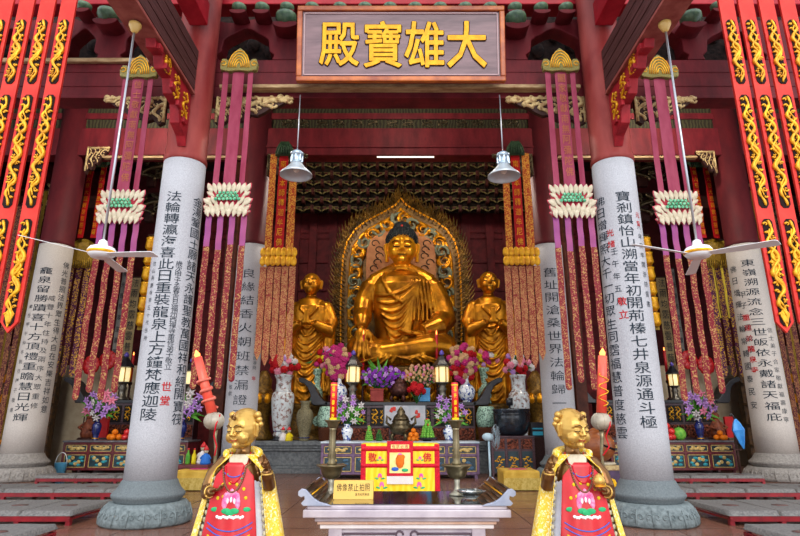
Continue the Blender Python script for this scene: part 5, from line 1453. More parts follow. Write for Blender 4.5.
# oval-headed standing fan
Yf2 = 14.6; xf = xat(490, 470, Yf2)
t = thing('standing_fan', 'pale blue standing fan turned sideways beside the dark carved cabinet', 'fan', (xf, Yf2, 0)); PB = M('pale_blue_plastic', '#9dbccc', '#b4ccd8', 3, .4)
zh = zY(437, Yf2)
m = MB(); m.lathe([(.2, 0), (.21, .03), (.06, .07), (.02, .1)], n=24); m.build('base', PB, t)
m = MB(); m.cyl((0, 0, .08), (0, 0, zh - .1), .028, n=12); m.build('pole', PB, t)
T = Matrix.Translation((.0, 0, zh)) @ Matrix.Rotation(radians(68), 4, 'Z')
m = MB(); m.ball((0, .02, 0), .1, sy=1.5, n=16, T=T); m.build('motor', PB, t)
m = MB()
for i in range(20):
    a = 2 * pi * i / 20; m.tube([(.04 * cos(a), -.2, .04 * sin(a)), (.25 * cos(a), -.24, .25 * sin(a)), (.3 * cos(a), -.18, .3 * sin(a)), (.2 * cos(a), -.1, .2 * sin(a))], .006, 4, T=T)
for R, y in ((.3, -.18), (.18, -.23)): m.tube([(R * cos(i * pi / 10), y, R * sin(i * pi / 10)) for i in range(21)], .01, 5, T=T)
m.build('guard', M('grey_wire', '#7d8a94', None, rough=.4), t)
m = MB()
for i in range(3):
    m.ball((.13, -.18, 0), .12, sy=.08, sz=.6, n=10, T=T @ Matrix.Rotation(i * 2 * pi / 3, 4, 'Y'))
m.build('blades', PB, t)
# ---------------------------------------------------------------- kneelers and cushions
CUSH = M('grey_kneeler_cloth', '#5c5a5a', '#7d7a78', 30, .85, bump=.2, detail=8)
REDL = M('red_bench_lacquer', '#6c0a16', '#8a121e', 6, .35)
def kneeler(x0, x1, y0, y1, h, n, label, group):
    t = thing('kneeler_bench', label, 'bench', ((x0 + x1) / 2, (y0 + y1) / 2, 0), group=group)
    W = x1 - x0; D = y1 - y0
    m = MB(); m.bx(-W / 2 + .02, W / 2 - .02, -D / 2 + .02, D / 2 - .02, h * .64, h * .72); m.bx(-W / 2 + .02, W / 2 - .02, -D / 2 + .01, -D / 2 + .05, h * .3, h * .72); m.bx(-W / 2 + .02, -W / 2 + .05, -D / 2, D / 2, h * .4, h * .55); m.bx(W / 2 - .05, W / 2 - .02, -D / 2, D / 2, h * .4, h * .55)
    m.build('frame', REDL, t, bevel=.004)
    for i in range(n + 1):
        for sy in (-1, 1):
            x = -W / 2 + .05 + (W - .1) * i / n
            m = MB(); m.box((x, sy * (D / 2 - .05), h * .28), (.07, .07, h * .56)); m.build('leg', REDL, t)
    for i in range(n):
        xc = -W / 2 + W * (i + .5) / n; w = W / n - .015
        def fn(u, v, w=w, xc=xc):
            x = (u - .5) * w; y = (v - .5) * D
            e = min(u, 1 - u, v, 1 - v); return (xc + x, y, h * .72 + (h * .28 + .015) * min(1, (e * 30)) ** .4 + .006 * sin(u * 9 + xc * 5) * sin(v * 7))
        m = MB(); m.grid(fn, 30, 30); m.add([(xc - w / 2, -D / 2, h * .72), (xc + w / 2, -D / 2, h * .72), (xc + w / 2, D / 2, h * .72), (xc - w / 2, D / 2, h * .72)], [(3, 2, 1, 0)])
        c = m.build('cushion', CUSH, t)
        m = MB(); m.lathe([(.001, .004), (.13, .004), (.13, .0)], (xc, -.05, h * 1.0 + .018), 16, sy=.7); m.build('worn_badge', M('faded_red_badge', '#6f4440', '#5c5250', 20, .8) if 'faded_red_badge' not in bpy.data.materials else bpy.data.materials['faded_red_badge'], c)
H_ = .19
for s, nm in ((-1, 'left'), (1, 'right')):
    g = 'kneelers in the %s bay' % nm
    for (a, c, y0, y1, n, l) in ((5.5 if s > 0 else 6.2, 9.3, 15.2, 16.0, 4 if s > 0 else 3, 'farthest row, before the altar cabinet'), (4.95, 10.1, 12.15, 13.3, 5, 'second farthest row'),
                                 (4.98, 8.2, 9.2, 10.6, 4, 'third row, beside the column plinth'), (4.55, 7.0, 7.0, 8.15, 3, 'nearest row, cut by the bottom edge')):
        x0, x1 = (s * a, s * c) if s > 0 else (s * c, s * a)
        kneeler(x0, x1, y0, y1, H_, n, 'red kneeler with grey cushions, %s bay, %s' % (nm, l), g)
YELC = M('yellow_velvet', '#b89030', '#d0aa4c', 6, .7)
for px0, px1, l in ((172, 210, 'left of the hall centre, behind the left child statue'), (504, 541, 'right of the hall centre, behind the right child statue')):
    Y = 13.7; x0, x1 = xat(px0, 485, Y), xat(px1, 485, Y); W = x1 - x0
    t = thing('prayer_cushion', 'square yellow tasselled prayer cushion %s' % l, 'cushion', ((x0 + x1) / 2, Y + .4, 0)); h = .44
    m = MB(); m.bx(-W / 2, W / 2, -.4, .5, .05, h); m.build('cushion_body', YELC, t, bevel=.05)
    m = MB()
    for i in range(46):
        x = -W / 2 + W * (i + .5) / 46; m.box((x, -.415, .15), (W / 60, .015, .26))
    m.build('fringe', M('pale_yellow_fringe', '#d9c070', '#b8963c', 20, .8) if 'pale_yellow_fringe' not in bpy.data.materials else bpy.data.materials['pale_yellow_fringe'], t)
    m = MB(); m.lathe([(.001, .012), (.2, .012), (.24, 0)], (0, .05, h), 20, sy=.6); m.build('purple_lotus_patch', bpy.data.materials['petals_magenta'], t)

# ---------------------------------------------------------------- table with the yellow altar cloth
Yt = 12.0
zt5 = zY(444, Yt); x0, x1 = xat(361, 460, Yt), xat(439.5, 460, Yt); W = x1 - x0
t = thing('cloth_covered_table', 'wooden table under the yellow and red altar cloth, behind the stone offering table', 'table', ((x0 + x1) / 2, Yt, 0))
m = MB(); m.bx(-W / 2 + .03, W / 2 - .03, .05, .8, zt5 - .05, zt5 - .008); m.build('table_top', WALN, t)
for sx in (-1, 1):
    for sy in (.1, .74): m = MB(); m.box((sx * (W / 2 - .1), sy, (zt5 - .05) / 2), (.07, .07, zt5 - .05)); m.build('leg', WALN, t)
CY = M('yellow_satin_cloth', '#f0c81c', '#f6d83c', 2.5, .45, kind='wave', thr=(.2, .8)); CR = M('red_satin_border', '#d8142c', '#b80e24', 14, .5, kind='brocade')
CG = M('embroidery_green', '#1f9a5c', '#3fb87c', 9, .6); CP = M('embroidery_pink', '#e0409a', '#f080b8', 9, .6); CW = M('embroidery_white', '#f0eaea', None, rough=.6); CB = M('embroidery_blue', '#3060c0', None, rough=.6)
t = thing('altar_cloth', 'yellow satin altar cloth with red borders, lotus embroidery and red characters', 'cloth', ((x0 + x1) / 2, Yt, 0))
def wv(x, z): return -.012 - .012 * sin(x * 16 + .6) * min(1, (zt5 - z) * 2)
def sheet(m, xa_, xb_, za_, zb_, off, nx=24, nz=8):
    m.grid(lambda u, v: (xa_ + (xb_ - xa_) * u, wv(xa_ + (xb_ - xa_) * u, za_ + (zb_ - za_) * v) + off, za_ + (zb_ - za_) * v), nx, nz)
m = MB(); sheet(m, -W / 2, W / 2, zt5, .08, 0, 60, 12); m.grid(lambda u, v: (-W / 2 + W * u, -.012 + v * .85, zt5), 20, 4); m.build('yellow_satin', CY, t, solid=.004)
pz = lambda y: zY(y, Yt); ppx = lambda px: xat(px, 460, Yt) - t.location.x
m = MB()
sheet(m, -W / 2, ppx(366), zt5, .08, -.008, 6); sheet(m, ppx(434.5), W / 2, zt5, .08, -.008, 6)
sheet(m, -W / 2, W / 2, pz(446), pz(451), -.009, 60, 2); sheet(m, -W / 2, W / 2, pz(463.5), pz(467.5), -.009, 60, 2)
m.build('red_border', CR, t, solid=.003)
def lotus_patch(t_, cx, cz, s, y, surf=None, nmx=''):
    F_ = surf or (lambda x, z: y)
    m = MB()
    for a, l in ((-1.2, .8), (-.7, .95), (-.25, 1.05), (.25, 1.05), (.7, .95), (1.2, .8)):
        px_, pz_ = cx + sin(a) * s * l * .5, cz + cos(a) * s * l * .5
        m.ball((px_, F_(px_, pz_), pz_), s * .28, sx=.6, sy=.1, sz=1.6, n=8)
    m.build('pink_lotus', CP, t_)
    m = MB()
    for a in (-1.6, 1.6, 2.4, -2.4):
        px_, pz_ = cx + sin(a) * s * .95, cz - .25 * s + cos(a) * s * .2
        m.ball((px_, F_(px_, pz_), pz_), s * .35, sx=1.1, sy=.08, sz=.5, n=8)
    m.build('green_leaves', CG, t_)
for px, py, s in ((380, 459, .06), (420, 459, .06), (380, 477, .08), (382, 486, .09), (421, 477, .08), (419, 486, .09)):
    lotus_patch(t, ppx(px), pz(py), s, 0, lambda x, z: wv(x, z) - .008)
m = MB()
for ch, px in (('敬', 372.5), ('佛', 427)):
    letter(m, ch, lambda a, c, px=px: (ppx(px) + a, -.045, pz(457) + c), .17, .18, 0, .012)
m.build('red_characters', CR, t)
t = thing('pulpit_banner', 'small red-framed banner with flaming jewel hanging over the middle of the yellow cloth', 'banner', (xat(400, 462, Yt), Yt - .05, 0)); w = msz(13, 460, Yt)
pz = lambda y: zY(y, Yt - .05)
m = MB(); m.bx(-w, w, -.02, .0, pz(476), pz(441)); m.build('red_panel', CR, t, bevel=.004)
m = MB(); m.bx(-w * .8, w * .8, -.026, -.02, pz(473), pz(452.5)); m.bx(-w * .7, w * .7, -.026, -.02, pz(448.5), pz(444.5)); m.build('cream_field', M('cream_satin', '#efe2a0', '#e8d478', 5, .5), t)
m = MB()
flat_text(m, '有求必應', -w * .5, pz(446.5), w * .33, 0, w * .26, .07, -.03, 0); m.build('red_characters', CR, t)
m = MB(); m.ball((-.0, -.03, pz(461)), .09, sy=.1, sz=1.6, n=10); m.ball((.05, -.03, pz(457)), .05, sy=.1, n=8); m.build('orange_jewel', FC['orange'], t)
m = MB(); m.ball((-.1, -.03, pz(469)), .08, sy=.1, sz=.5, n=8); m.build('blue_cloud', CB, t); m = MB(); m.ball((.1, -.03, pz(470)), .07, sy=.1, sz=.5, n=8); m.build('green_cloud', CG, t)
m = MB(); m.ball((0, -.03, pz(455)), .05, sy=.1, sz=.8, n=8); m.build('pink_flower', CP, t)
m = MB()
for i in range(30): m.box((-w + 2 * w * (i + .5) / 30, -.01, pz(480)), (w / 20, .01, pz(476) - pz(484)))
m.build('white_fringe', CW, t)

# ---------------------------------------------------------------- stone offering table
Ya = 4.9; ZT = .85
MV = M('mauve_grey_marble', '#9c8f9c', '#c2b8bf', 3, .35, bump=.03); MVO = M('peach_marble_band', '#c49478', '#e0c4b4', 4, .4); SCR = M('blue_grey_scroll_stone', '#8a93aa', '#aab0c4', 5, .4)
BLK = M('black_glass_top', '#0c0d0f', None, rough=.06, coat=.5)
BZR = M('dark_bronze_ribs', '#2e221a', '#5c4630', 8, .3, metal=.6)
cx = (xat(303, 508, Ya) + xat(511, 508, Ya)) / 2; hw = (xat(511, 508, Ya) - xat(303, 508, Ya)) / 2; D = 1.05
t = thing('offering_table', 'low mauve stone offering table with scrolled ends and black glass top, front centre', 'table', (cx, Ya, 0))
m = MB(); m.bx(-hw, hw, 0, D, ZT - .09, ZT - .03); m.bx(-hw + .03, hw - .03, .02, D - .02, ZT - .03, ZT); m.build('top_slab', MV, t, bevel=.008)
m = MB(); m.bx(-hw + .09, hw - .09, .05, D - .05, ZT - .125, ZT - .09); m.build('moulding', MV, t, bevel=.006)
m = MB(); m.bx(-hw + .11, hw - .11, .07, D - .07, ZT - .15, ZT - .125); m.build('peach_moulding', MVO, t, bevel=.006)
m = MB(); m.bx(-hw + .13, hw - .13, .09, D - .09, ZT - .185, ZT - .15); m.build('white_moulding', M('white_marble_band', '#d6ced0', '#e8e2e2', 4, .4), t, bevel=.006)
m = MB(); m.bx(-hw + .2, hw - .2, .12, D - .12, ZT - .4, ZT - .185)
for s in (-1, 1): m.bx(s * (hw - .2), s * (hw - .31), .1, .14, ZT - .4, ZT - .185)
m.build('apron', MV, t, bevel=.004)
m = MB()
for s in (-1, 1):
    for (xx0, xx1) in ((.1, .55), ):
        pts = [(s * .08, .115, ZT - .225), (s * .52, .115, ZT - .225), (s * .52, .115, ZT - .25), (s * .46, .115, ZT - .25)]
        m.tube(pts, .009, 6)
        m.tube([(s * .56 + .03 * cos(a * .7), .115, ZT - .235 + .03 * sin(a * .7)) for a in range(8)], .009, 6)
        m.tube([(s * .06 + .03 * cos(a * .7), .115, ZT - .235 + .03 * sin(a * .7)) for a in range(8)], .009, 6)
m.tube([(-.3, .115, ZT - .255), (.3, .115, ZT - .255)], .009, 6)
m.build('key_scrolls', M('dark_mauve_line', '#5c4c58', None), t)
for sx in (-1, 1):
    for sy in (.17, D - .17): m = MB(); m.box((sx * (hw - .28), sy, (ZT - .38) / 2), (.13, .13, ZT - .38)); m.build('leg', MV, t, bevel=.01)
m = MB(); m.bx(-hw + .2, hw - .2, .07, D - .07, ZT, ZT + .006); m.build('glass_top', BLK, t)
prof = [(-.23, 0), (-.2, .012), (-.13, .03), (-.08, .06), (-.04, .1), (-.015, .125), (.02, .13), (.045, .11), (.045, .08), (.02, .065), (-.005, .075), (-.01, .05), (.02, .02), (0, 0)]
for s in (-1, 1):
    m = MB(); m.prism([(s * (hw + a), ZT + c) for a, c in prof], 0, .035); m.prism([(s * (hw + a), ZT + c) for a, c in prof], D - .035, D); m.build('scroll_end', SCR, t, bevel=.004)
    m = MB(); m.prism([(s * (hw + a), ZT + c) for a, c in [(-.23, .001), (-.2, .014), (-.13, .032), (-.08, .062), (-.04, .1), (-.015, .122), (.015, .125), (.02, .1), (-.02, .06), (-.06, .02), (-.1, .001)]], .035, D - .035)
    for (a, c) in ((-.17, .022), (-.12, .04), (-.085, .062), (-.05, .095), (-.01, .128)): m.cyl((s * (hw + a), .03, ZT + c), (s * (hw + a), D - .03, ZT + c), .01, n=8)
    m.build('ribbed_bronze_ramp', BZR, t)
    m = MB(); m.cyl((s * (hw - .065), .03, ZT + .085), (s * (hw - .065), D - .03, ZT + .085), .006, n=6); m.build('gold_strip', GOLDP, t)

# sign block
Ys_ = 5.25; p = at(353, 497.5, Ys_); wS = msz(20, 490, Ys_); zS = ZT + .006
t = thing('notice_block', 'yellow wedge notice block with black characters on the black glass table top', 'sign', (p.x, Ys_, zS))
SY = M('sign_yellow', '#d9ad52', '#e0b860', 3, .45); hS = zY(480.5, Ys_ + .05) - zS
m = MB(); m.add([(-wS, 0, 0), (wS, 0, 0), (wS, .14, 0), (-wS, .14, 0), (-wS, .05, hS), (wS, .05, hS), (wS, .1, hS), (-wS, .1, hS)], [(3, 2, 1, 0), (4, 5, 6, 7), (0, 1, 5, 4), (1, 2, 6, 5), (2, 3, 7, 6), (3, 0, 4, 7)])
m.build('wedge_body', SY, t, bevel=.003)
m = MB(); tl_ = lambda x, z: (x, z / hS * .05 - .002, z)
for i, ch in enumerate('佛像禁止拍照'): letter(m, ch, lambda a, c, i=i: tl_(-wS * .72 + wS * .285 * i + a, hS * .64 + c), wS * .25, hS * .4, 0, .0)
for i, ch in enumerate('請勿拍照謝謝'): letter(m, ch, lambda a, c, i=i: tl_(wS * .15 + wS * .12 * i + a, hS * .27 + c), wS * .1, hS * .14, 0, 0)
m.build('black_characters', M('sign_black', '#181410', None), t)

# candlesticks
BRS = M('worn_brass', '#8f8264', '#6a5f46', 10, .32, metal=.75)
for px, l in ((332.5, 'left'), (456, 'right')):
    Yc2 = 5.55; x = xat(px, 440, Yc2); z0 = ZT + .006
    t = thing('candlestick', 'tall brass candlestick with wide drip tray, %s on the stone offering table' % l, 'candlestick', (x, Yc2, z0))
    zz = lambda y: zY(y, Yc2) - z0; k = msz(1, 450, Yc2)
    m = MB(); m.lathe([(8 * k, 0), (8.5 * k, .01), (4 * k, .035), (3 * k, .06), (2.6 * k, .1), (3.2 * k, zz(479)), (2.5 * k, zz(478))], n=24); m.build('lower_stem', M('pale_worn_metal', '#a8a494', '#857c68', 12, .4, metal=.5) if l == 'left' else bpy.data.materials['pale_worn_metal'], t)
    m = MB(); m.lathe([(4 * k, zz(479)), (8 * k, zz(477)), (10 * k, zz(473)), (11 * k, zz(468)), (15 * k, zz(465.5)), (15 * k, zz(464.5)), (10 * k, zz(465.5)), (5 * k, zz(466))], n=36); m.build('drip_tray', BRS, t)
    m = MB(); m.lathe([(3.6 * k, zz(466)), (5 * k, zz(463)), (3.4 * k, zz(460)), (4.5 * k, zz(457)), (3 * k, zz(450)), (4 * k, zz(446)), (3.4 * k, zz(443)), (3.3 * k, zz(430)), (4 * k, zz(428))], n=24); m.build('stem', BRS, t)
    m = MB(); m.lathe([(4 * k, zz(428)), (5 * k, zz(426.5)), (6 * k, zz(423)), (8.5 * k, zz(420.8)), (8.5 * k, zz(419.8)), (5.5 * k, zz(420.5)), (3 * k, zz(421))], n=28); m.build('candle_cup', BRS, t)
    t = thing('printed_candle', 'red candle printed with gold characters in the %s brass candlestick' % l, 'candle', (x, Yc2, z0 + zz(421)))
    H = zz(383) - zz(421)
    m = MB(); m.lathe([(3.5 * k, 0), (3.5 * k, H), (3.2 * k, H + .004)], n=24); m.build('wax', M('red_printed_wax', '#d8141c', '#c01018', 3, .35) if l == 'left' else bpy.data.materials['red_printed_wax'], t)
    m = MB(); column_text(m, '福祿壽喜財', lambda z: 3.5 * k, 0, H * .84, H * .18, .028, H * .14, 0, .01)
    m.lathe([(3.56 * k, H * .93), (3.6 * k, H * .96)], n=24, caps=False); m.lathe([(3.56 * k, .01), (3.56 * k, .03)], n=24, caps=False); m.build('gold_print', M('yellow_gold_print', '#f2c81c', None) if l == 'left' else bpy.data.materials['yellow_gold_print'], t)
    m = MB(); m.cyl((0, 0, H), (0, 0, H + .02), .003, n=6); m.build('wick', DARK, t)
t = thing('glass_dish', 'small clear glass dish on the right of the black glass table top', 'dish', (xat(471, 498, 5.3), 5.3, ZT + .006))
m = MB(); m.lathe([(.05, 0), (.06, .01), (.1, .05), (.14, .07), (.13, .07), (.06, .015)], n=28, caps=False); m.build('glass_body', M('clear_glass', '#dfe8ea', None, rough=.05, trans=.9), t)

# ---------------------------------------------------------------- child statues
KG = M('polished_child_gold', '#d2aa58', '#ba9044', 3, .3, metal=.55); KB = M('brown_bronze_skin', '#6e4a2c', '#8f6a3c', 4, .28, metal=.8)
KR = M('red_satin_apron', '#b00614', '#c8141e', 6, .4); KY = M('yellow_satin_cape', '#e6b818', '#f0cc40', 26, .4, kind='brocade', thr=(.35, .55), c3='#efe6b8', thr3=.62); KW = M('white_satin_lining', '#e4e4ea', '#c9cede', 5, .5)
KP = M('cape_silver_pattern', '#d9d4b8', '#a8a488', 30, .5); BEAD = M('brown_beads', '#7a4a30', None, rough=.4)
def child(px, s, label):
    """s = 1: looks to the left of the picture with the raised hand on the right; -1 mirrored"""
    Y = 4.55; x = xat(px, 450, Y)
    t = thing('child_statue', label, 'statue', (x, Y, 0))
    S = lambda x_, y_, z_: (s * x_, y_, z_)
    p = MB(); p.lathe([(.26, 0), (.27, .04), (.2, .1), (.2, .22), (.27, .3), (.28, .34), (.24, .36)], n=32, rmod=lambda a, z, j: 1 + .04 * abs(sin(a * 8)))
    p.build('lotus_base', GOLDP, t)
    # body
    m = MB()
    m.lathe([(.15, .34), (.17, .6), (.17, .85), (.165, 1.0), (.16, 1.12), (.13, 1.22), (.075, 1.27), (.055, 1.29), (.055, 1.36)], n=32, sy=.8)
    for q in (-1, 1): m.ball((q * .135, 0, 1.19), .07, n=16)
    # raised arm (s side)
    m.tube([S(.14, 0, 1.2), S(.2, -.03, 1.1), S(.235, -.09, 1.045)], [.06, .056, .046], 14)
    m.tube([S(.235, -.09, 1.04), S(.235, -.17, 1.12), S(.23, -.2, 1.17)], [.048, .042, .03], 14)
    # lowered arm
    m.tube([S(-.14, 0, 1.2), S(-.21, -.02, 1.12), S(-.235, -.05, 1.03)], [.06, .056, .05], 14)
    m.tube([S(-.235, -.05, 1.02), S(-.2, -.16, 1.0), S(-.14, -.25, 1.03)], [.05, .044, .03], 14)
    m.build('body', KB, t, remesh=.009)
    for nm, w_, d, n_, cr, th in (('raised_hand', (.23, -.2, 1.17), (-.02, -.15, 1), (.5, 1, 0), [.1, .15, .95, 1.0], 1), ('lowered_hand', (-.14, -.25, 1.035), (1, -.35, .08), (0, .1, -1), [.35, .3, .35, .4], -1)):
        m = MB(); hand(m, S(*w_), S(*d), S(*n_), .115, .3, thumb=th * s * (1), r=.0095, spread=.12, curls=cr)
        m.build(nm, KB, t, remesh=.0035)
    m = MB()
    for w_, ax in (((.233, -.185, 1.145), (0, -.25, 1)), ((-.165, -.215, 1.02), (1, -1, .25))):
        m = MB(); c = Vector(S(*w_)); a = Vector(S(*ax)).normalized(); b_ = a.orthogonal().normalized(); c2 = a.cross(b_)
        m.tube([c + (b_ * cos(i * pi / 8) + c2 * sin(i * pi / 8)) * .039 for i in range(17)], .007, 8)
        m.build('gold_bracelet', KG, t)
    # head
    T = Matrix.Rotation(s * radians(-24), 4, 'Z') @ Matrix.Rotation(radians(10), 4, 'X')
    hc = Vector((0, -.035, 1.447))
    m = MB(); X = hc
    head(m, tuple(hc), .116, T, ear=.1)
    sc2 = Matrix.Translation(hc) @ T @ Matrix.Scale(.116, 4)
    m.ball((0, .25, .35), 1.05, sz=1.0, n=20, T=sc2)
    for q in (-1, 1): m.ball((q * .5, -.66, -.36), .38, n=12, T=sc2)
    m.build('face', KG, t, remesh=.005)
    m = MB(); m.tube([Vector((cos(a * .7) * .18 * (1 - a / 14), -1.0 + .05 * a * .3, .95 + sin(a * .7) * .2 * (1 - a / 14))) for a in range(11)], .07, 7, T=sc2); m.build('forehead_curl', KB, t)
    for q in (-1, 1):
        m = MB()
        for k in range(3): m.ball((q * 1.05 + q * .1 * k, .2, .95 - .3 * k), .24 - .03 * k, n=12, T=sc2)
        m.build('hair_tuft', KG, t)
    m = MB()
    for q in (-1, 1):
        m.tube([(q * .2, -1.02, .12), (q * .38, -1.08, .07), (q * .56, -.94, .12)], .035, 6, T=sc2)
        m.tube([(q * .1, -1.12, .36), (q * .3, -1.12, .5), (q * .6, -.95, .42)], .025, 6, T=sc2)
    m.build('painted_eyes', DARK, t)
    m = MB(); m.tube([(-.24, -1.03, -.48), (0, -1.16, -.5), (.24, -1.03, -.48)], .035, 6, T=sc2); m.build('painted_lips', M('lip_red', '#a03428', None) if 'lip_red' not in bpy.data.materials else bpy.data.materials['lip_red'], t)
    # white inner robe
    m = MB(); m.lathe([(.34, .36), (.3, .6), (.245, .85), (.2, 1.0), (.165, 1.1)], n=40, sy=.66, caps=False, rmod=lambda a, z, j: 1 + .03 * sin(a * 13)); m.build('white_robe', KW, t, solid=.004)
    # red apron
    def ap(x_, z):
        w_ = .19 + (1.2 - z) * .12; r = .15 + (1.2 - z) * .12
        return -.055 - r * sqrt(max(.02, 1 - (x_ / (w_ * 1.35)) ** 2)) - .008 * sin(x_ * 60) * (1.25 - z)
    def half(z): return .07 + (.075 * min(1, (1.2 - z) / .08)) + max(0, (1.1 - z)) * .13
    m = MB(); m.grid(lambda u, v: ((u * 2 - 1) * half(1.22 - .8 * v), ap((u * 2 - 1) * half(1.22 - .8 * v), 1.22 - .8 * v), 1.22 - .8 * v), 32, 26); m.build('red_apron', KR, t, solid=.004)
    srf = lambda x_, z: ap(x_, z) - .005
    q_ = .94; m = MB()
    for a, l in ((-1.35, .8), (-.85, .95), (-.4, 1.0), (0, 1.15), (.4, 1.0), (.85, .95), (1.35, .8)):
        xx, zz = sin(a) * .06 * l, q_ + cos(a) * .052 * l; m.ball((xx, srf(xx, zz), zz), .034, sx=.6, sy=.12, sz=1.35, n=10, T=None)
    m.build('pink_lotus', M('lotus_applique', '#f04a8c', '#f8a8c8', 30, .5) if 'lotus_applique' not in bpy.data.materials else bpy.data.materials['lotus_applique'], t)
    m = MB()
    for a, l in ((-.8, .5), (0, .6), (.8, .5)):
        xx, zz = sin(a) * .035, q_ + cos(a) * .03; m.ball((xx, srf(xx, zz) - .004, zz), .014, sx=.6, sy=.12, sz=1.4, n=8)
    for dz, w_ in ((-.085, .07),):
        for k in range(13): xx = (k - 6) * .015; m.ball((xx, srf(xx, q_ + dz), q_ + dz + .004 * cos(k * 2)), .011, sy=.3, n=8)
    m.build('white_applique', CW, t)
    m = MB()
    for xx, zz, r_ in ((-.03, q_ - .045, .034), (.03, q_ - .045, .034), (0, q_ - .055, .036), (-.115, q_ - .035, .027), (.115, q_ - .035, .027), (0, q_ + .05, .012), (-.13, q_ - .23, .022), (.13, q_ - .23, .022), (0, q_ - .27, .03), (-.05, q_ + .2, .01), (.06, q_ + .17, .01)):
        m.ball((xx, srf(xx, zz), zz), r_, sx=1.05, sy=.12, sz=.6, n=10)
    m.build('green_applique', CG, t)
    m = MB()
    for zz0, A in ((q_ - .12, .055), (q_ - .155, .055)):
        m.tube([(xx * .16, srf(xx * .16, zz0 - A * (1 - xx * xx)), zz0 - A * (1 - xx * xx)) for xx in [i / 8 - 1 for i in range(17)]], .004, 6)
    m.tube([(xx * .07, srf(xx * .07, 1.12 + .03 * xx * xx), 1.12 + .03 * xx * xx) for xx in [i / 6 - 1 for i in range(13)]], .004, 6)
    m.build('blue_piping', CB, t)
    m = MB()
    for xx, zz in ((-.07, 1.07), (-.02, 1.08), (.03, 1.07), (.08, 1.04), (0, 1.03), (-.1, .98), (.1, .98), (-.06, .99)):
        m.ball((xx, srf(xx, zz), zz), .013, sy=.2, n=8)
    m.tube([(xx * .15, srf(xx * .15, q_ - .2 - .05 * (1 - xx * xx)), q_ - .2 - .05 * (1 - xx * xx)) for xx in [i / 8 - 1 for i in range(17)]], .005, 6)
    m.build('yellow_applique', YC, t)
    # cream collar and beads
    m = MB(); m.grid(lambda u, v: ((u * 2 - 1) * (.075 - .02 * v), -.1 - .045 * v, 1.27 - .13 * v), 12, 6); m.build('cream_bib', PETAL, t, solid=.004)
    for rr, drop, mt, nm in ((.085, .26, BEAD, 'long_bead_string'), (.07, .2, CR, 'red_cord')):
        m = MB(); N = 44
        for i in range(N + 1):
            a = pi * i / N; xx = cos(a) * rr; zz = 1.28 - drop * sin(a) ** .8; yy = -.03 - (.16 * sin(a)) - (1.28 - zz) * .12
            pb_ = (xx, min(yy, ap(xx, min(zz, 1.2)) - .008) if zz < 1.2 else yy - .02, zz); pts_ = [pb_] if i == 0 else pts_ + [pb_]; m.ball(pb_, .0085 if mt is BEAD else .005, n=6)
        m.tube(pts_, .004, 5)
        m.build(nm, mt, t)
    # yellow cape
    def cape(sd, nm):
        m = MB()
        def fn(u, v):
            z = 1.27 - v * .93
            a0 = (.5 + .5 * u) * pi if False else 0
            outw = .1 + .095 * min(1, v * 7) + .22 * v ** .9
            inw = .055 + .1 * min(1, v * 9) + .17 * v
            # from the front edge round to the back
            ang = -1.15 + u * 2.6
            r = outw
            x_ = cos(ang) * r; y_ = sin(ang) * (.13 + .12 * v) + .012 * sin(u * 26 + v * 3) * (.3 + v)
            if ang < -.5: x_ = max(x_, inw * .98)
            return (sd * x_, y_ + .01, z)
        m.grid(fn, 34, 30); return m
    for sd in (-1, 1):
        m = cape(sd, ''); m.build('yellow_cape', KY, t, solid=.006)
        m = MB()
        for k in range(16):
            v = .18 + k * .05; z = 1.27 - v * .93; r = .1 + .09 + .2 * v ** .9
            ang = -.75; m.ball((sd * cos(ang) * r * 1.0, sin(ang) * (.13 + .12 * v) - .006, z), .011, sx=1.2, sy=.3, sz=1.6, n=6)
        m.build('cape_pattern', KP, t)
    m = MB(); m.tube([(cos(a) * .12, .0 + sin(a) * .1, 1.265 + .03 * abs(sin(a))) for a in [pi * i / 16 for i in range(-2, 19)]], [.032] * 21, 12); m.build('cape_collar', KY, t, bevel=0)
    if s < 0:
        o = thing('golden_peach', 'golden peach held in the lowered hand of the right child statue', 'fruit', (x + .085, Y - .31, 1.065))
        m = MB(); m.lathe([(.01, 0), (.035, .012), (.045, .04), (.03, .07), (.004, .09)], n=16); m.build('peach_body', KG, o); m = MB(); m.ball((.0, -.02, .005), .03, sx=1.4, sz=.3, n=8); m.build('peach_leaf', GOLDP, o)
    return t
child(243.5, 1, 'golden child statue in red apron and yellow cape, looking left, left of the offering table')
child(572, -1, 'golden child statue in red apron and yellow cape, looking right, right of the offering table')

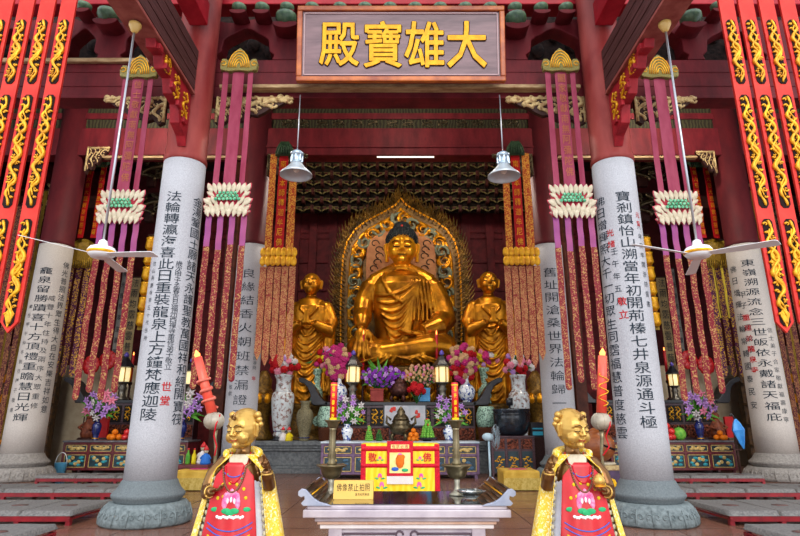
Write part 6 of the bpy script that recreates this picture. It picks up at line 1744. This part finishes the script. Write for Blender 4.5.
# giant candles on lotus bulbs behind the child statues
def big_candle(pt, pb, Y, l, dragon):
    a, c = at(pt[0], pt[1], Y), at(pb[0], pb[1], Y)
    g = at(pb[0] + (4 if dragon else 0), 450, Y)
    t = thing('giant_candle', 'giant red flame-topped candle standing behind the %s child statue' % l, 'candle', (g.x, Y, 0))
    L = lambda v: (v.x - g.x, v.y - Y, v.z)
    d = (a - c).normalized(); k = msz(1, 400, Y)
    m = MB(); m.tube([L(c), L(c + (a - c) * .5), L(a - d * 8 * k)], [5 * k, 4.6 * k, 4.2 * k], 20); m.build('wax', M('giant_candle_red', '#dc4434', '#ec6048', 4, .4) if 'giant_candle_red' not in bpy.data.materials else bpy.data.materials['giant_candle_red'], t)
    m = MB(); m.tube([L(a - d * 8 * k), L(a - d * 5 * k), L(a)], [2.5 * k, 3 * k, .3 * k], 12); m.build('flame', FLAME, t)
    b0 = c - d * 8 * k
    m = MB(); X = Matrix.Translation(Vector(L(b0))); m.ball((0, 0, 0), 10 * k, sz=.85, n=28, T=X)
    for i in range(8):
        aa = pi / 4 * i; m.tube([Vector(L(b0)) + Vector((cos(aa) * 10.1 * k * sin(q * .35), sin(aa) * 10.1 * k * sin(q * .35), -cos(q * .35) * 8.6 * k)) for q in range(1, 9)], .5 * k, 5)
    m.build('pale_bulb', M('pale_lotus_bulb', '#8c8274', '#b0a592', 8, .4) if 'pale_lotus_bulb' not in bpy.data.materials else bpy.data.materials['pale_lotus_bulb'], t)
    m = MB(); e = b0 - d * 8 * k
    m.tube([L(e), L(e - Vector((0, 0, 8 * k))), (0, 0, g.z), (0, 0, .02)], [2.2 * k, 1.8 * k, 1.6 * k, 1.6 * k], 12); m.lathe([(.16, 0), (.16, .02), (.05, .05)], n=24); m.build('pipe_stand', BRS, t)
    m = MB(); ph = 0
    pts = []
    for i in range(50):
        q = .08 + .5 * i / 49; cpt = Vector(L(c + (a - c) * q)); aa = i * .42; rr = 6.2 * k + .6 * k * sin(i)
        pts.append(cpt + Vector((cos(aa) * rr, sin(aa) * rr, 0)))
    if dragon: m.tube(pts, [1.6 * k * (.6 + .4 * sin(pi * i / 49)) for i in range(50)], 8); m.ball(pts[-1] + Vector((-1.5 * k, 0, 1 * k)), 2.6 * k, n=10); m.build('coiled_dragon', M('pale_red_dragon', '#d87866', '#c45a4a', 14, .5), t)
    else: m.tube([Vector(L(c + (a - c) * (.1 + .5 * i / 20))) + Vector((5 * k * sin(i * .9), -4.9 * k, 0)) for i in range(21)], .6 * k, 5); m.build('gold_ribbon_relief', GOLDP, t)
    m = MB(); e2 = Vector(L(b0)); m.tube([e2 + Vector((7 * k, -5 * k, 6 * k)), e2 + Vector((5 * k, -9 * k, -4 * k)), e2 + Vector((2 * k, -3 * k, -14 * k)), e2 + Vector((5 * k, -1 * k, -24 * k)), Vector((0, -.03, g.z - .05))], .7 * k, 6); m.build('red_cord', CR, t)
big_candle((196, 350), (212, 413), 5.6, 'left', True)
big_candle((602.5, 348), (601.5, 413), 5.8, 'right', False)
# ---------------------------------------------------------------- unseen lamps added to brighten the hall interior
FILL_GLOW = M('fill_lamp_glow', '#fff0d8', None, emit=6)
def fill_lamp(x, y, z, watt, label, top=13.15, col=(1, .9, .76), r=.35):  # added light source with a globe and rod built round it
    t = thing('fill_lamp', label, 'lamp', (x, y, z))
    m = MB(); m.ball((0, 0, 0), .16, n=20); m.build('fill_globe', FILL_GLOW, t)
    m = MB(); m.cyl((0, 0, .15), (0, 0, top - z), .015); m.lathe([(.09, .12), (.05, .2)], n=16); m.build('hanging_rod', STEEL, t)
    l = bpy.data.lights.new('fill_light', 'POINT'); l.energy = watt; l.color = col; l.shadow_soft_size = r
    o = bpy.data.objects.new('fill_light', l); COL.objects.link(o); o.parent = t; o.location = (0, 0, -.4)
for x, y, l in ((-2.6, 17.6, 'left of the hall centre'), (2.6, 17.6, 'right of the hall centre')):
    fill_lamp(x, y, 10.9, 380, 'added fill lamp hidden behind the inner lintel, %s' % l)
for x, y, l in ((-7.6, 13.4, 'left side hall'), (7.6, 13.4, 'right side hall')):
    fill_lamp(x, y, 11.3, 520, 'added fill lamp hidden high in the %s' % l)
fill_lamp(0, 13.3, 11.4, 180, 'added fill lamp hidden high between the two lintels')
